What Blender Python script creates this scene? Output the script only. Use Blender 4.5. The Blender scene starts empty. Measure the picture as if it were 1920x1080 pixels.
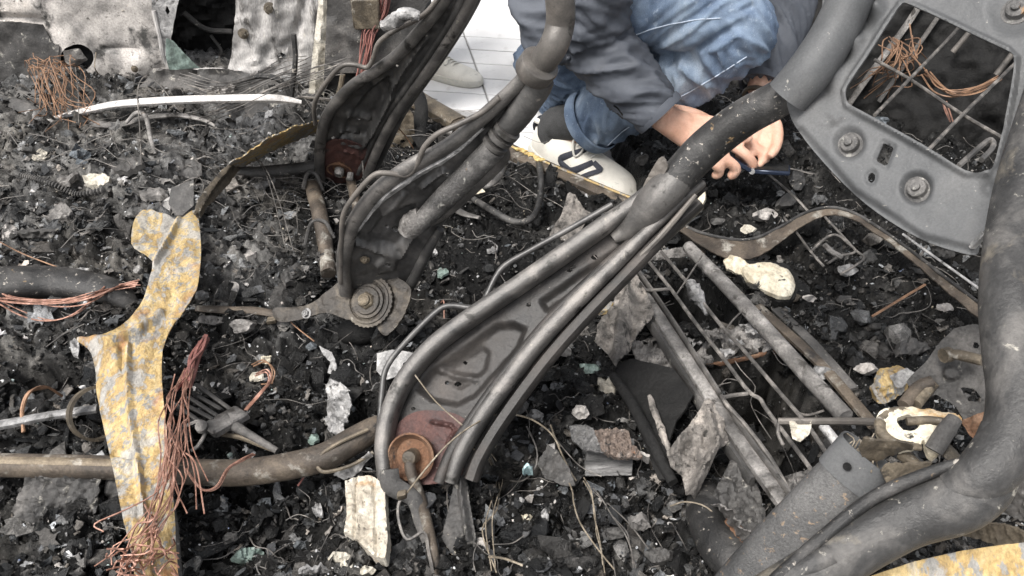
import bpy, bmesh, math, random
import numpy as np
from mathutils import Vector, Matrix

sc = bpy.context.scene
R = math.radians
rnd = random.Random(7)
rng = np.random.RandomState(11)

# ------------------------------------------------------------------ camera
FPX = 1507.0
CAM = np.array([0.0, 0.0, 1.2])
PITCH = R(38)
cd = bpy.data.cameras.new('camera')
cam = bpy.data.objects.new('camera', cd)
sc.collection.objects.link(cam)
cam.location = tuple(CAM)
cam.rotation_euler = (R(90) - PITCH, 0, 0)
cd.sensor_width = 36.0
cd.lens = 36.0 * FPX / 1920.0
cd.clip_start = 0.01
cd.clip_end = 500
sc.camera = cam

# ------------------------------------------------------------------ light
w = bpy.data.worlds.new('World'); sc.world = w; w.use_nodes = True
nt = w.node_tree
sky = nt.nodes.new('ShaderNodeTexSky'); sky.sky_type = 'NISHITA'; sky.sun_disc = False
sky.sun_elevation = R(60); sky.sun_rotation = R(-135)
sky.air_density = 1.0; sky.dust_density = 4.0; sky.ozone_density = 0.6
hsv = nt.nodes.new('ShaderNodeHueSaturation'); hsv.inputs['Saturation'].default_value = 0.25
nt.links.new(sky.outputs[0], hsv.inputs['Color'])
nt.links.new(hsv.outputs[0], nt.nodes['Background'].inputs[0])
nt.nodes['Background'].inputs[1].default_value = 0.085
sd = bpy.data.lights.new('sun', 'SUN'); sd.energy = 1.5; sd.angle = R(24); sd.color = (1.0, 0.97, 0.93)
sun = bpy.data.objects.new('sun', sd); sc.collection.objects.link(sun)
sun.location = (-1, -1, 5)
_el, _az = R(60), R(-135)
_dir = Vector((math.sin(_az) * math.cos(_el), math.cos(_az) * math.cos(_el), math.sin(_el)))
sun.rotation_euler = _dir.to_track_quat('Z', 'Y').to_euler()
sc.view_settings.view_transform = 'Standard'
sc.view_settings.look = 'None'
sc.view_settings.gamma = 1.0
sc.view_settings.use_curve_mapping = False
sc.view_settings.exposure = 1.5

# ------------------------------------------------------------------ geometry helpers
FW = np.array([0, math.cos(PITCH), -math.sin(PITCH)])
UP = np.array([0, math.sin(PITCH), math.cos(PITCH)])
RT = np.array([1.0, 0, 0])

def rays(px, py):
    px = np.asarray(px, float); py = np.asarray(py, float)
    return ((px - 960) / FPX)[..., None] * RT + ((540 - py) / FPX)[..., None] * UP + FW

def Z(px, py, z):
    """the point of the place at height z which the photograph shows at (px, py)"""
    d = rays(px, py)
    t = (z - CAM[2]) / d[2]
    return CAM + d * t

def mpp(p):
    """metres per photograph pixel at a point"""
    return float(np.dot(np.asarray(p) - CAM, FW)) / FPX

def P(lst):
    return [Z(*q) for q in lst]

def cr(pts, n=6, closed=False):
    """Catmull-Rom through points"""
    pts = [np.asarray(p, float) for p in pts]
    if len(pts) < 3 and not closed:
        return [pts[0] + (pts[1] - pts[0]) * i / n for i in range(n + 1)]
    out = []; N = len(pts)
    rngk = range(N) if closed else range(N - 1)
    for i in rngk:
        if closed:
            a, b, c, d = pts[(i - 1) % N], pts[i], pts[(i + 1) % N], pts[(i + 2) % N]
        else:
            a = pts[i - 1] if i else 2 * pts[0] - pts[1]
            b, c = pts[i], pts[i + 1]
            d = pts[i + 2] if i + 2 < N else 2 * pts[-1] - pts[-2]
        for k in range(n):
            t = k / n
            out.append(0.5 * ((2 * b) + (c - a) * t + (2 * a - 5 * b + 4 * c - d) * t * t + (3 * b - a - 3 * c + d) * t ** 3))
    if not closed: out.append(pts[-1])
    return out

def unit(v):
    n = np.linalg.norm(v)
    return v / n if n > 1e-12 else np.array([0, 0, 1.0])

class PlaneS:
    """plane through three (px,py,z) points, or thin-plate surface of 1/depth through more"""
    def __init__(s, ctrl):
        c = np.array([[q[0], q[1]] for q in ctrl], float) / 1000
        wv = np.array([1.0 / np.dot(Z(*q) - CAM, FW) for q in ctrl])
        n = len(c); s.c = c
        A = np.zeros((n + 3, n + 3))
        A[:n, :n] = s.k(c, c) if n > 3 else 0
        if n > 3: A[:n, :n] += np.eye(n) * 1e-4
        else: A[:n, :n] = np.eye(n) * 1e-9
        A[:n, n:] = np.c_[np.ones(n), c]; A[n:, :n] = A[:n, n:].T
        s.w = np.linalg.solve(A, np.r_[wv, 0, 0, 0])
    def k(s, a, b):
        r2 = ((a[:, None, :] - b[None]) ** 2).sum(-1)
        return np.where(r2 > 0, r2 * np.log(r2 + 1e-12) * 0.5, 0)
    def __call__(s, px, py):
        q = np.c_[np.ravel(px), np.ravel(py)] / 1000.0
        n = len(s.c)
        inv = np.c_[np.ones(len(q)), q] @ s.w[n:]
        if n > 3: inv = inv + s.k(q, s.c) @ s.w[:n]
        return CAM + rays(np.ravel(px), np.ravel(py)) / np.maximum(inv, .05)[:, None]

class WallS:
    """upright plane: passes ground point p0, faces direction n"""
    def __init__(s, p0, n):
        s.p0 = np.asarray(p0, float); s.n = unit(np.asarray(n, float))
    def __call__(s, px, py):
        d = rays(np.ravel(px), np.ravel(py))
        t = np.dot(s.p0 - CAM, s.n) / (d @ s.n)
        return CAM + d * t[:, None]

def seg_dist(px, py, pts, closed=False):
    px = np.ravel(px); py = np.ravel(py)
    best = np.full(px.shape, 1e9)
    pts = [(q[0], q[1]) for q in pts]
    if closed: pts = pts + [pts[0]]
    for (ax, ay), (bx, by) in zip(pts[:-1], pts[1:]):
        dx, dy = bx - ax, by - ay
        L = dx * dx + dy * dy + 1e-9
        t = np.clip(((px - ax) * dx + (py - ay) * dy) / L, 0, 1)
        best = np.minimum(best, np.hypot(px - ax - t * dx, py - ay - t * dy))
    return best

def inside(px, py, poly):
    px = np.ravel(px); py = np.ravel(py)
    r = np.zeros(px.shape, bool)
    n = len(poly)
    for i in range(n):
        x1, y1 = poly[i][:2]; x2, y2 = poly[(i + 1) % n][:2]
        if y1 == y2: continue
        c = ((y1 > py) != (y2 > py)) & (px < (x2 - x1) * (py - y1) / (y2 - y1) + x1)
        r ^= c
    return r

def sdf(px, py, poly):
    d = seg_dist(px, py, poly, True)
    return np.where(inside(px, py, poly), -d, d)

def sstep(x, a, b):
    t = np.clip((x - a) / (b - a), 0, 1)
    return t * t * (3 - 2 * t)

# numpy gradient noise -------------------------------------------------------
_perm = rng.permutation(4096); _ga = rng.rand(4096) * 2 * np.pi
_gx, _gy = np.cos(_ga), np.sin(_ga)
def noise2(x, y, seed=0):
    x = np.asarray(x, float) + seed * 17.31; y = np.asarray(y, float) + seed * 9.17
    xi = np.floor(x).astype(int); yi = np.floor(y).astype(int)
    fx = x - xi; fy = y - yi
    u = fx * fx * fx * (fx * (fx * 6 - 15) + 10); v = fy * fy * fy * (fy * (fy * 6 - 15) + 10)
    def g(ix, iy, dx, dy):
        h = _perm[(_perm[(ix + seed * 31) & 4095] + iy) & 4095]
        return _gx[h] * dx + _gy[h] * dy
    a = g(xi, yi, fx, fy); b = g(xi + 1, yi, fx - 1, fy)
    c = g(xi, yi + 1, fx, fy - 1); d = g(xi + 1, yi + 1, fx - 1, fy - 1)
    return ((a + (b - a) * u) + ((c + (d - c) * u) - (a + (b - a) * u)) * v) * 1.5
def fbm(x, y, o=4, seed=0, g=0.5):
    s = 0; a = 1; f = 1
    for i in range(o):
        s = s + a * noise2(x * f, y * f, seed + i); a *= g; f *= 2.03
    return s

class MB:
    def __init__(s): s.v = []; s.f = []; s.n = 0; s.mi = []; s.cur = 0
    def add(s, v, f):
        v = np.asarray(v, float).reshape(-1, 3)
        s.v.append(v); s.f += [tuple(int(i) + s.n for i in q) for q in f]
        s.mi += [s.cur] * len(f)
        s.n += len(v); return s
    def tube(s, pts, r, seg=10, sm=5, flat=1.0, upv=(0, 0, 1), caps=True, sq=None, jit=0):
        """swept section; r a number or one per control point; flat squeezes along upv; sq makes a rounded box"""
        n0 = len(pts)
        rr = [r] * n0 if np.isscalar(r) else list(r)
        q = cr([np.r_[np.asarray(p, float), rv] for p, rv in zip(pts, rr)], sm) if sm > 1 else [np.r_[np.asarray(p, float), rv] for p, rv in zip(pts, rr)]
        c = np.array([a[:3] for a in q]); rad = np.maximum(np.array([a[3] for a in q]), 1e-4)
        n = len(c)
        tan = np.array([unit(c[min(i + 1, n - 1)] - c[max(i - 1, 0)]) for i in range(n)])
        u = np.asarray(upv, float); u = unit(u - tan[0] * np.dot(u, tan[0]))
        if np.linalg.norm(np.cross(np.asarray(upv, float), tan[0])) < 1e-3: u = unit(np.cross(tan[0], [0.3, 1, 0.2]))
        V = []
        th = np.arange(seg) * 2 * np.pi / seg
        ca, sa = np.cos(th), np.sin(th)
        if sq:
            k = (np.abs(ca) ** sq + np.abs(sa) ** sq) ** (-1 / sq); ca = ca * k; sa = sa * k
        for i in range(n):
            u = unit(u - tan[i] * np.dot(u, tan[i])); b = np.cross(tan[i], u)
            j = 1 + (rng.rand(seg) - .5) * jit if jit else np.ones(seg)
            V.append(c[i] + (np.outer(ca * j, b) + np.outer(sa * j * flat, u)) * rad[i])
        V = np.concatenate(V)
        f = []
        for i in range(n - 1):
            for k in range(seg):
                a = i * seg + k; b2 = i * seg + (k + 1) % seg
                f.append((a, b2, b2 + seg, a + seg))
        if caps:
            f.append(tuple(range(seg))[::-1]); f.append(tuple((n - 1) * seg + k for k in range(seg)))
        return s.add(V, f)
    def box(s, c, ax, ay, az, bev=0.0):
        """box by centre and three half-axis vectors"""
        c = np.asarray(c, float); ax, ay, az = (np.asarray(a, float) for a in (ax, ay, az))
        if bev <= 0:
            v = [c + i * ax + j * ay + k * az for i in (-1, 1) for j in (-1, 1) for k in (-1, 1)]
            return s.add(v, [(0, 1, 3, 2), (4, 6, 7, 5), (0, 4, 5, 1), (2, 3, 7, 6), (0, 2, 6, 4), (1, 5, 7, 3)])
        lz = np.linalg.norm(az); q = max(0.0, 1 - bev / lz)
        ix = 1 - bev / np.linalg.norm(ax); iy = 1 - bev / np.linalg.norm(ay)
        loop = []
        for (i, j) in ((ix, 1), (1, iy), (1, -iy), (ix, -1), (-ix, -1), (-1, -iy), (-1, iy), (-ix, 1)):
            loop.append((i, j))
        v = []
        for k, sc_ in ((-1, .0), (-q, 1), (q, 1), (1, .0)):
            for (i, j) in loop:
                if sc_ == 0: ii = np.clip(i, -ix, ix); jj = np.clip(j, -iy, iy)
                else: ii, jj = i, j
                v.append(c + ii * ax + jj * ay + k * az)
        f = [tuple(range(8)), tuple(range(24, 32))[::-1]]
        for l in range(3):
            for k in range(8):
                a = l * 8 + k; b = l * 8 + (k + 1) % 8
                f.append((a, a + 8, b + 8, b))
        return s.add(v, f)
    def lathe(s, c, axis, prof, seg=20, ref=(0.31, .2, 1)):
        """profile [(radius, height)] turned about axis at c"""
        c = np.asarray(c, float); ax = unit(np.asarray(axis, float))
        u = unit(np.cross(ax, ref)); b = np.cross(ax, u)
        v = []
        for (r, h) in prof:
            for k in range(seg):
                t = 2 * math.pi * k / seg
                v.append(c + ax * h + (u * math.cos(t) + b * math.sin(t)) * max(r, 1e-5))
        f = []
        for i in range(len(prof) - 1):
            for k in range(seg):
                a = i * seg + k; b2 = i * seg + (k + 1) % seg
                f.append((a, b2, b2 + seg, a + seg))
        f.append(tuple(range(seg))[::-1]); f.append(tuple((len(prof) - 1) * seg + k for k in range(seg)))
        return s.add(v, f)
    def hexbolt(s, c, axis, r, h=None, washer=True):
        h = h or r * .8
        if washer: s.lathe(c, axis, [(r * 1.5, 0), (r * 1.5, r * .18), (r * 1.4, r * .22)], 14)
        s.lathe(np.asarray(c) + unit(np.asarray(axis, float)) * r * .2, axis, [(r, 0), (r, h * .8), (r * .85, h), (r * .5, h), (r * .45, h * 1.25), (r * .3, h * 1.3)], 6 if True else 12)
        return s
    def sheet(s, outline, surf, holes=(), relief=None, cell=5.0, thick=0.002, smooth=0, rim=None):
        """pressed or torn sheet: outline (photo pixels) laid on a surface of the place, with real thickness"""
        if smooth: outline = [tuple(p) for p in cr([np.array(p[:2], float) for p in outline], smooth, True)]
        xs = [p[0] for p in outline]; ys = [p[1] for p in outline]
        gx = np.arange(min(xs) - cell, max(xs) + 2 * cell, cell); gy = np.arange(min(ys) - cell, max(ys) + 2 * cell, cell)
        X, Y = np.meshgrid(gx, gy); nx, ny = len(gx), len(gy)
        X = X.ravel(); Y = Y.ravel()
        def dist(x, y):
            d = sdf(x, y, outline)
            for h in holes: d = np.maximum(d, -sdf(x, y, h))
            return d
        d = dist(X, Y)
        m = np.abs(d) < cell * .72
        for it in range(2):
            e = .3
            xm, ym = X[m], Y[m]
            dd = dist(xm, ym)
            gxv = (dist(xm + e, ym) - dist(xm - e, ym)) / (2 * e); gyv = (dist(xm, ym + e) - dist(xm, ym - e)) / (2 * e)
            g2 = gxv ** 2 + gyv ** 2 + 1e-3
            X[m] = xm - gxv * dd / g2 * .95; Y[m] = ym - gyv * dd / g2 * .95
        ok = (d <= 0) | m
        pos = surf(X, Y)
        h = np.zeros(len(X))
        e = 1.0
        du = surf(X + e, Y) - surf(X - e, Y); dv = surf(X, Y + e) - surf(X, Y - e)
        nrm = np.cross(dv, du); nrm /= np.linalg.norm(nrm, axis=1)[:, None] + 1e-12
        sgn = np.sign((nrm * (CAM - pos)).sum(1)); nrm *= sgn[:, None]
        if relief is not None: h = relief(X, Y)
        if rim is not None:
            wd, hh = rim
            h = h + hh * (1 - sstep(-dist(X, Y), 0, wd))
        pos = pos + nrm * h[:, None]
        back = pos - nrm * thick
        idx = -np.ones(len(X), int); keep = np.zeros(len(X), bool)
        F = []
        okg = ok.reshape(ny, nx)
        for j in range(ny - 1):
            row = np.where(okg[j, :-1] | okg[j + 1, :-1])[0]
            for i in row:
                a, b, c_, d_ = j * nx + i, j * nx + i + 1, (j + 1) * nx + i + 1, (j + 1) * nx + i
                q = [k for k in (d_, c_, b, a) if ok[k]]
                if len(q) == 4 and min(d[a], d[b], d[c_], d[d_]) > 0: continue
                if len(q) >= 3:
                    if min(d[k] for k in q) > 0: continue
                    F.append(tuple(q)); keep[q] = True
        idx[keep] = np.arange(keep.sum()); nk = int(keep.sum())
        V = np.concatenate([pos[keep], back[keep]])
        F = [tuple(idx[k] for k in q) for q in F]
        ec = {}
        for q in F:
            for a, b in zip(q, q[1:] + q[:1]):
                if (b, a) in ec: del ec[(b, a)]
                else: ec[(a, b)] = 1
        G = list(F) + [tuple(k + nk for k in q[::-1]) for q in F]
        for (a, b) in ec: G.append((b, a, a + nk, b + nk))
        return s.add(V, G)
    def build(s, name, mat, parent=None, org=None, smooth=True, auto=40):
        v = np.concatenate(s.v) if s.v else np.zeros((0, 3))
        if org is None:
            org = ORG.get(parent.name, np.zeros(3)) if parent is not None else np.zeros(3)
        org = np.asarray(org, float)
        me = bpy.data.meshes.new(name)
        me.from_pydata((v - org).tolist(), [], s.f)
        mats = mat if isinstance(mat, (list, tuple)) else [mat]
        for mm in mats: me.materials.append(mm)
        if len(mats) > 1: me.polygons.foreach_set('material_index', s.mi)
        me.update()
        o = bpy.data.objects.new(name, me); sc.collection.objects.link(o)
        if parent is not None: o.parent = parent
        else: o.location = tuple(org)
        ORG[o.name] = org
        if smooth and len(me.polygons):
            me.polygons.foreach_set('use_smooth', [True] * len(me.polygons))
            if auto: me.set_sharp_from_angle(angle=R(auto))
        return o

ORG = {}
def tag(o, label, cat, group=None):
    o['label'] = label; o['category'] = cat
    if group: o['group'] = group
    return o
def thing(name, label, cat, org, group=None):
    o = bpy.data.objects.new(name, None); sc.collection.objects.link(o)
    o.empty_display_size = .05
    o.location = tuple(org); ORG[o.name] = np.asarray(org, float)
    return tag(o, label, cat, group)
def solo(mb, name, mat, label, cat, group=None, auto=40, smooth=True):
    v = np.concatenate(mb.v)
    org = np.array([v[:, 0].mean(), v[:, 1].mean(), v[:, 2].min()])
    return tag(mb.build(name, mat, None, org, smooth, auto), label, cat, group)

# ------------------------------------------------------------------ materials
def new_mat(name):
    m = bpy.data.materials.new(name); m.use_nodes = True
    return m, m.node_tree, m.node_tree.nodes['Principled BSDF']
def ramp(nt, stops, interp='LINEAR'):
    r = nt.nodes.new('ShaderNodeValToRGB'); e = r.color_ramp.elements
    r.color_ramp.interpolation = interp
    while len(e) < len(stops): e.new(0.5)
    for el, (p, c) in zip(e, stops):
        el.position = p; el.color = (*c, 1) if not np.isscalar(c) else (c, c, c, 1)
    return r
def patina(name, stops, scale=12, spots=None, spots2=None, rough=(.5, .8), metal=0.0, bump=.35, bscale=60, stretch=(1, 1, 1), fine=.35, attr=None, spec=.5, rot=(0, 0, 0), dist=.6):
    """burnt or worn surface: large patches, spots and fine grain"""
    m, nt, b = new_mat(name)
    L = nt.links.new
    tc = nt.nodes.new('ShaderNodeTexCoord'); mp = nt.nodes.new('ShaderNodeMapping')
    mp.inputs['Scale'].default_value = stretch; mp.inputs['Rotation'].default_value = rot
    L(tc.outputs['Object'], mp.inputs['Vector'])
    def noise(s, d=8, ro=.6, di=0):
        n = nt.nodes.new('ShaderNodeTexNoise'); n.inputs['Scale'].default_value = s
        n.inputs['Detail'].default_value = d; n.inputs['Roughness'].default_value = ro; n.inputs['Distortion'].default_value = di
        L(mp.outputs[0], n.inputs['Vector']); return n
    n1 = noise(scale, 9, .62, dist)
    r1 = ramp(nt, stops); L(n1.outputs['Fac'], r1.inputs['Fac'])
    col = r1.outputs['Color']
    if attr:
        at = nt.nodes.new('ShaderNodeAttribute'); at.attribute_name = attr
        mx = nt.nodes.new('ShaderNodeMixRGB'); mx.blend_type = 'MULTIPLY'; mx.inputs[0].default_value = 1
        L(at.outputs['Color'], mx.inputs[1]); L(col, mx.inputs[2]); col = mx.outputs[0]
    for i, sp in enumerate([spots, spots2]):
        if not sp: continue
        c, s_, lo, hi = sp
        ns = noise(s_, 6, .65, .3)
        rr = ramp(nt, [(lo, 0.0), (hi, 1.0)]); L(ns.outputs['Fac'], rr.inputs['Fac'])
        mx = nt.nodes.new('ShaderNodeMixRGB'); L(rr.outputs[0], mx.inputs[0]); L(col, mx.inputs[1]); mx.inputs[2].default_value = (*c, 1)
        col = mx.outputs[0]
    nf = noise(bscale * 2.5, 5, .7)
    rf = ramp(nt, [(.3, 1 - fine), (.7, 1 + fine)]); L(nf.outputs['Fac'], rf.inputs['Fac'])
    mx = nt.nodes.new('ShaderNodeMixRGB'); mx.blend_type = 'MULTIPLY'; mx.inputs[0].default_value = 1
    L(col, mx.inputs[1]); L(rf.outputs[0], mx.inputs[2]); col = mx.outputs[0]
    L(col, b.inputs['Base Color'])
    mr = nt.nodes.new('ShaderNodeMapRange'); L(n1.outputs['Fac'], mr.inputs[0])
    mr.inputs[1].default_value = .35; mr.inputs[2].default_value = .65; mr.inputs[3].default_value = rough[0]; mr.inputs[4].default_value = rough[1]
    L(mr.outputs[0], b.inputs['Roughness'])
    b.inputs['Metallic'].default_value = metal
    b.inputs['Specular IOR Level'].default_value = spec
    if bump:
        nb = noise(bscale, 8, .7)
        ad = nt.nodes.new('ShaderNodeMath'); ad.operation = 'ADD'
        L(nb.outputs['Fac'], ad.inputs[0]); L(nf.outputs['Fac'], ad.inputs[1])
        bp = nt.nodes.new('ShaderNodeBump'); bp.inputs['Strength'].default_value = bump; bp.inputs['Distance'].default_value = .01
        L(ad.outputs[0], bp.inputs['Height']); L(bp.outputs[0], b.inputs['Normal'])
    return m

g = lambda v, t=0.0: (v * (1 + t), v, v * (1 - t))
M = {}
M['frame'] = patina('burnt_seat_metal', [(.3, g(.035, .02)), (.5, g(.08, .03)), (.68, g(.17, .05))], 9, ((.26, .24, .21), 55, .66, .74), None, (.3, .5), .4, .14, 90, fine=.14)
M['frame_light'] = patina('ash_dusted_flange', [(.3, g(.045, .03)), (.5, g(.11, .06)), (.7, g(.23, .08))], 12, ((.03, .028, .025), 24, .58, .66), ((.30, .28, .24), 70, .66, .73), (.32, .55), .35, .18, 110, fine=.16)
M['tube_dark'] = patina('black_burnt_tube', [(.3, g(.016)), (.5, g(.034, .03)), (.7, g(.10, .05))], 16, ((.34, .31, .27), 75, .61, .66), ((.28, .19, .10), 40, .67, .71), (.36, .6), .25, .3, 120, fine=.25)
M['tube_mid'] = patina('taupe_burnt_tube', [(.3, g(.055, .08)), (.5, g(.11, .10)), (.7, g(.18, .12))], 10, ((.03, .028, .025), 30, .60, .70), None, (.35, .6), .25, .16, 120, fine=.15)
M['strut'] = patina('speckled_strut_metal', [(.3, g(.045, .02)), (.5, g(.10, .04)), (.7, g(.22, .05))], 20, ((.32, .19, .09), 22, .66, .72), ((.35, .34, .31), 60, .58, .68), (.4, .6), .3, .4, 90)
M['redframe'] = patina('reddened_seat_metal', [(.3, (.03,.022,.022)), (.5, (.075, .034, .029)), (.68, (.13, .06, .046))], 9, ((.035, .03, .03), 26, .58, .68), ((.38, .35, .31), 80, .69, .74), (.45, .7), .2, .3, 90)
M['darkred'] = patina('dark_stamped_metal', [(.3, g(.016, .02)), (.5, (.036, .033, .031)), (.7, (.085, .075, .068))], 9, ((.25, .23, .2), 90, .68, .74), None, (.35, .6), .2, .2, 90, fine=.2, spec=.4)
M['rust'] = patina('orange_rust', [(.3, (.06, .035, .025)), (.5, (.15, .075, .04)), (.7, (.27, .17, .11))], 22, ((.05, .04, .035), 35, .58, .68), None, (.7, .9), .0, .5, 90)
M['plate'] = patina('smooth_grey_plate', [(.3, g(.058, -.03)), (.5, g(.085, -.02)), (.7, g(.125, .0))], 7, ((.36, .34, .30), 90, .66, .72), ((.05, .05, .05), 16, .62, .74), (.5, .68), .1, .14, 120, fine=.16, spec=.4)
M['rtube'] = patina('stained_grey_tube', [(.3, g(.022, .02)), (.5, g(.045, .03)), (.68, g(.11, .06))], 15, ((.32, .30, .26), 55, .63, .69), ((.17, .15, .12), 14, .60, .72), (.4, .62), .2, .25, 60, fine=.22)
M['bracket'] = patina('mottled_cast_bracket', [(.3, g(.035, .05)), (.42, g(.10, .10)), (.55, g(.22, .10)), (.7, g(.40, .12))], 16, ((.04, .037, .033), 38, .54, .62), ((.24, .16, .08), 20, .66, .74), (.6, .85), .05, .5, 80)
M['pale'] = patina('pale_burnt_panel', [(.3, g(.16, .05)), (.45, g(.34, .07)), (.62, g(.50, .07)), (.75, g(.40, .12))], 5, ((.045, .043, .04), 9, .54, .64), ((.10, .09, .08), 60, .60, .68), (.6, .8), .05, .25, 70)
M['pale2'] = patina('streaked_pale_pillar', [(.3, g(.14, .03)), (.5, g(.34, .04)), (.7, g(.52, .05))], 9, ((.08, .075, .07), 14, .56, .66), ((.55, .52, .46), 40, .62, .7), (.6, .8), .05, .4, 60, stretch=(1.6, 1.6, .35))
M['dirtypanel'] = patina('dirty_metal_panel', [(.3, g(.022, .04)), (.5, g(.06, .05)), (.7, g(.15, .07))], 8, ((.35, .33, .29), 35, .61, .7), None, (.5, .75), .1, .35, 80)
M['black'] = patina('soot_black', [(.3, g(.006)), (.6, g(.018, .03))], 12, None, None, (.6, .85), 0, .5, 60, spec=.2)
M['tan'] = patina('tan_scorched_metal', [(.3, (.035, .03, .024)), (.48, (.11, .09, .065)), (.68, (.24, .20, .145))], 12, ((.34, .32, .28), 40, .60, .7), ((.04, .035, .03), 18, .58, .66), (.45, .7), .25, .3, 90)
M['brownrail'] = patina('rust_brown_rail', [(.3, (.03, .026, .022)), (.48, (.075, .060, .047)), (.66, (.15, .12, .09))], 9, ((.34, .32, .28), 20, .56, .68), ((.03, .027, .025), 13, .60, .7), (.45, .7), .2, .35, 90)
M['greyrail'] = patina('grey_scaled_rail', [(.3, g(.05, .05)), (.5, g(.16, .06)), (.7, g(.38, .06))], 14, ((.05, .045, .04), 22, .56, .64), ((.30, .19, .11), 26, .66, .72), (.5, .8), .1, .5, 80)
M['yellow'] = patina('yellow_flaking_primer', [(.40, (.34, .32, .29)), (.44, (.28, .20, .10)), (.47, (.42, .29, .12)), (.56, (.50, .38, .19)), (.61, (.40, .37, .32))], 6.5, ((.27, .26, .24), 48, .53, .57), ((.36, .18, .08), 9, .58, .72), (.5, .75), .05, .5, 70, fine=.35, dist=2.2, stretch=(1.3, .8, .6), rot=(.3, .5, .4))
M['copper'] = patina('bare_copper_wire', [(.3, (.13, .07, .055)), (.5, (.34, .18, .13)), (.7, (.54, .34, .27))], 60, None, None, (.35, .6), .4, .1, 200)
M['copper_dark'] = patina('dull_brown_wire', [(.3, (.10, .06, .04)), (.5, (.26, .15, .09)), (.7, (.38, .23, .14))], 30, None, None, (.5, .7), .2, .1, 200)
M['pinkwire'] = patina('reddish_oxide_wire', [(.3, (.10, .05, .045)), (.5, (.24, .10, .085)), (.7, (.36, .16, .13))], 30, None, None, (.6, .8), .0, .2, 200)
M['wire'] = patina('burnt_steel_wire', [(.3, g(.04, .05)), (.5, g(.11, .08)), (.7, g(.28, .1))], 30, None, None, (.4, .6), .3, .2, 200)
M['beigewire'] = patina('beige_ash_wire', [(.3, (.07, .06, .045)), (.5, (.20, .165, .12)), (.7, (.38, .33, .26))], 60, None, None, (.6, .8), .0, .2, 200)
M['white'] = patina('white_ash_crust', [(.3, (.25, .22, .17)), (.5, (.55, .51, .43)), (.7, (.74, .71, .64))], 18, ((.06, .055, .05), 40, .62, .68), ((.50, .32, .16), 12, .64, .72), (.7, .9), 0, .6, 60)
M['cream'] = patina('cream_scorched', [(.3, (.34, .28, .19)), (.5, (.60, .54, .42)), (.7, (.70, .66, .55))], 14, ((.03, .028, .025), 26, .60, .64), ((.40, .24, .09), 10, .58, .68), (.6, .8), 0, .4, 50)
M['silver'] = patina('melted_aluminium', [(.3, g(.09, .02)), (.5, g(.30, .02)), (.7, g(.58, .03))], 20, ((.05, .048, .045), 34, .57, .66), None, (.35, .6), .35, .4, 70)
M['block'] = patina('charred_block_grain', [(.3, g(.05)), (.5, g(.16, .02)), (.68, g(.30, .02))], 16, ((.03, .03, .03), 30, .58, .66), None, (.5, .75), .05, .7, 50, stretch=(.35, 1, 2.2))
M['greenglass'] = patina('sooty_green_glass', [(.3, (.09, .11, .10)), (.5, (.20, .26, .23)), (.7, (.34, .42, .38))], 18, ((.05, .05, .05), 20, .58, .7), None, (.2, .45), 0, .2, 60)
M['hole'] = patina('near_black_recess', [(.4, g(.008)), (.6, g(.015))], 12, None, None, (.8, .9), 0, .2, 60, spec=.1)  # even near-black for the backing of holes and recesses

# ================================================================== THE GROUND
def W(poly, z=0.0):
    return [tuple(Z(p[0], p[1], z)[:2]) for p in poly]

PAVE = -0.09
tile_zone = W([(700, -160), (745, 60), (765, 172), (860, 225), (955, 290), (1060, 338), (1175, 392), (1200, 350), (1185, 290), (1150, 230), (1200, 120), (1330, 60), (1440, -20), (1460, -160)])
pits = [(W([(1212, 520), (1290, 500), (1330, 520), (1415, 600), (1400, 612), (1225, 640)]), .26),
        (W([(1325, 700), (1460, 668), (1590, 800), (1560, 830), (1500, 830), (1440, 820), (1370, 770)]), .26),
        (W([(1390, 760), (1450, 760), (1540, 880), (1520, 920), (1450, 880)]), .2),
        (W([(1610, 960), (1660, 930), (1700, 960), (1640, 1020)]), .15),
        (W([(880, 880), (1010, 858), (1010, 905), (960, 925), (890, 905)]), .10),
        (W([(20, 690), (170, 650), (160, 745), (20, 765)]), .09),
        (W([(335, 900), (520, 905), (640, 880), (560, 925), (470, 960), (340, 960)]), .08),
        (W([(560, 610), (640, 605), (720, 625), (680, 655), (570, 640)]), .06),
        (W([(1560, 70), (1920, -30), (2100, 120), (1900, 300), (1750, 290), (1540, 250)]), .18),
        (W([(470, 195), (550, 190), (560, 225), (400, 232), (440, 215)]), .07),
        (W([(860, 560), (1000, 480), (960, 560), (880, 610)]), .04),
        (W([(1180, 700), (1215, 690), (1245, 790), (1220, 810)]), .07),
        ]
def ground_h(x, y):
    x = np.asarray(x, float); y = np.asarray(y, float)
    h = .034 * fbm(x * 2.3, y * 2.3, 2, 3) + .026 * fbm(x * 7, y * 7, 2, 9)
    a = np.abs(noise2(x * 16 + .3 * noise2(x * 30, y * 30, 5), y * 16, 21)); h = h + .046 * (a - .3)
    a = np.abs(noise2(x * 37, y * 37 + noise2(x * 20, y * 20, 6) * .5, 31)); h = h + .022 * (a - .3)
    h = h + .0075 * np.abs(noise2(x * 90, y * 90, 41)) + .0022 * noise2(x * 210, y * 210, 51)
    # heaped higher towards the left of the cabin
    h = h + .05 * sstep(-x, .55, 1.3) * sstep(y, .9, 1.6) - .02 * sstep(x, .0, .25) * sstep(-y, -1.25, -.95)
    for poly, dep in pits:
        s = sdf(x.ravel(), y.ravel(), poly).reshape(x.shape) + .012 * noise2(x * 25, y * 25, 77)
        h = h - dep * (1 - sstep(s, -.035, .006))
    s = sdf(x.ravel(), y.ravel(), tile_zone).reshape(x.shape) + .01 * noise2(x * 20, y * 20, 78)
    h = np.where(s < .03, h * sstep(s, -.02, .05) - .26 * (1 - sstep(s, -.05, .02)), h)
    return h
def gh(x, y):
    return float(ground_h(np.array([x]), np.array([y]))[0])
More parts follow.
